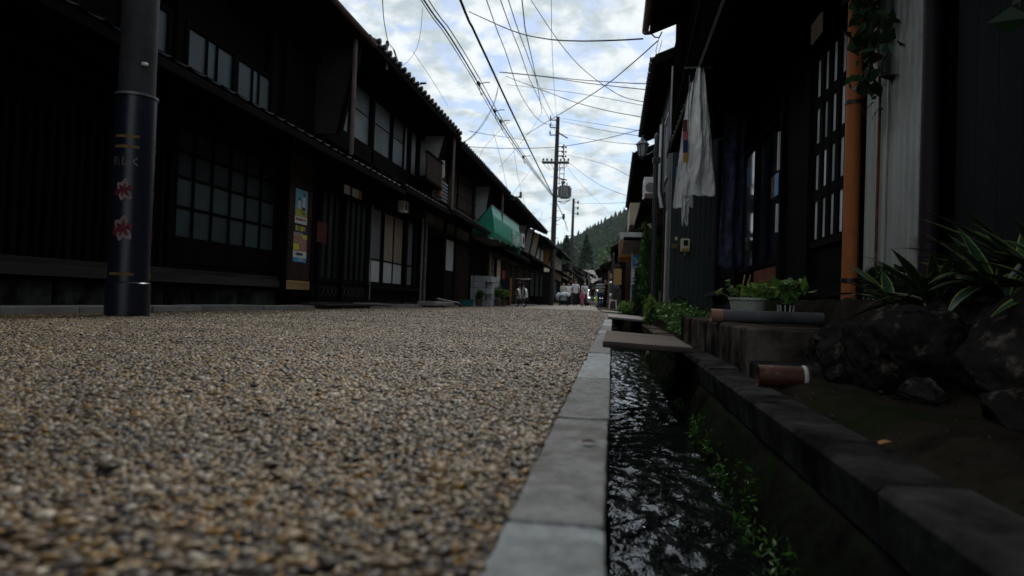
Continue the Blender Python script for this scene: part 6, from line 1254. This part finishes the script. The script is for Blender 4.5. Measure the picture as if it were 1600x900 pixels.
# potted plants and signs by the shop
for i, (x, y, s, m, lb) in enumerate(((-3.85, 22.95, .30, 'lf_green', 'leafy green potted plant beside the block wall'), (-3.75, 23.5, .26, 'lf_bright', 'yellow-green potted plant behind the block wall'), (-4.0, 23.6, .42, 'lf_dark', 'tall dark potted shrub under the green awning'), (-4.05, 20.6, .22, 'lf_dark', 'small dark potted plant near the teal basin'))):
    e = empty('potted_plant', (x, y, 0), 0, lb, 'plant', 'potted plants by the shop front'); MB().lathe((x, y, .03), [(.10, 0), (.14, .2), (.155, .22), (.14, .22), (0, .2)], 14).build('pot', 'pipe_brown', e, smooth=True); leaves('foliage', blob(420, (x, y, .25 + s * .7), (s * .7, s * .7, s * .75), 60 + i, 8), .09, m, e, seed=70 + i)
sg_ = empty('signboard', (-3.75, 24.6, 0), 0, 'leaning signboard with a pale orange edge beside the bicycle', 'sign'); bx('board', (-4.1, 24.6, .05), (-3.72, 24.64, 1.0), 'cl_navy', sg_); bx('edge', (-3.72, 24.58, .03), (-3.66, 24.66, 1.05), 'orange_wood', sg_)
# ------------------------------------------------------------------ vehicles
def van(x, y, rz, L_, W_, H_, paint, label, nose=.35):
    e = empty('parked_van', (x, y, -.005), rz, label, 'van', 'vehicles parked down the road'); Bd = lambda mb, n, m, p=e, bv=0.0: mb.build(n, m, p, smooth=False, local=True, bevel=bv)
    y0, y1 = -L_ / 2, L_ / 2; pr = [(y0, .30), (y0 - .03, .55), (y0 + .02, H_ * .48), (y0 + nose * .4, H_ * .53), (y0 + nose * 1.5, H_ * .95), (y0 + nose * 1.8, H_), (y1 - .1, H_), (y1, H_ * .9), (y1, .30)]
    Bd(MB().prism([(-W_ / 2, a, b) for a, b in pr], (W_, 0, 0)), 'body', paint, bv=.04)
    a0, b0, a1, b1 = y0 + nose * .43, H_ * .55, y0 + nose * 1.45, H_ * .93; Bd(MB().prism([(-W_ * .44, a0 - .012, b0), (W_ * .44, a0 - .012, b0), (W_ * .41, a1 - .012, b1), (-W_ * .41, a1 - .012, b1)], (0, .015, .0)), 'windscreen', 'clear_dark')
    for sx in (-1, 1):
        xs = sx * (W_ / 2 + .004)
        for (p, q) in ((y0 + nose * 1.7, y0 + L_ * .42), (y0 + L_ * .45, y0 + L_ * .68), (y0 + L_ * .71, y1 - .15)): Bd(MB().prism([(xs, p, H_ * .56), (xs, q, H_ * .56), (xs, q, H_ * .88), (xs, p + .08, H_ * .88)], (-sx * .01, 0, 0)), 'side_window', 'clear_dark')
        Bd(MB().box((sx * W_ * .30, y0 - .045, H_ * .34), (sx * W_ * .46, y0 + .02, H_ * .43)), 'headlight', 'lamp_glass', bv=.01); Bd(MB().box((sx * (W_ / 2 + .02), y0 + nose * .9, H_ * .56), (sx * (W_ / 2 + .15), y0 + nose * 1.2, H_ * .66)), 'mirror', paint, bv=.015)
        for yy in (y0 + .45, y1 - .55):
            wq = Bd(MB().lathe((sx * (W_ / 2 - .08), yy, .27), [(.17, -.085), (.26, -.08), (.275, 0), (.26, .08), (.17, .085)], 20, 'x'), 'wheel', 'cl_black'); Bd(MB().lathe((sx * (W_ / 2 - .08), yy, .27), [(.165, -.08), (.165, .08)], 14, 'x'), 'rim', 'grey_metal', wq)
    Bd(MB().box((-W_ * .49, y0 - .07, .26), (W_ * .49, y0 + .05, .42)), 'bumper', paint, bv=.02); Bd(MB().box((-.16, y0 - .078, .30), (.16, y0 - .07, .40)), 'number_plate', 'pr_white'); Bd(MB().box((-W_ * .28, y0 - .042, H_ * .34), (W_ * .28, y0 - .01, H_ * .42)), 'grille', 'black_metal')
    return e
van(.38, 46.3, 0, 3.3, 1.44, 1.72, 'white_paint', 'white van parked nose-on behind the second lamp post')
mat('silver', (.42, .44, .45), .35, .08, 4, bump=0, metal=.5, spec=.5); van(-1.6, 62, .1, 3.6, 1.5, 1.45, 'silver', 'pale silver car standing farther down behind the people', .7)
# ------------------------------------------------------------------ light summer haze in the air down the valley
hzm = bpy.data.materials.new('haze'); hzm.use_nodes = True; t_ = hzm.node_tree; t_.nodes.clear(); pv = t_.nodes.new('ShaderNodeVolumePrincipled'); pv.inputs['Color'].default_value = (.80, .88, .93, 1); pv.inputs['Density'].default_value = .00008; pv.inputs['Anisotropy'].default_value = .2
om = t_.nodes.new('ShaderNodeOutputMaterial'); t_.links.new(pv.outputs[0], om.inputs['Volume'])
hb = link(bpy.data.objects.new('haze', MB().box((-950, -70, -4), (950, 1300, 240)).mesh('haze', hzm))); tag(hb, 'thin pale summer haze in the air over the valley', 'haze', kind='stuff')
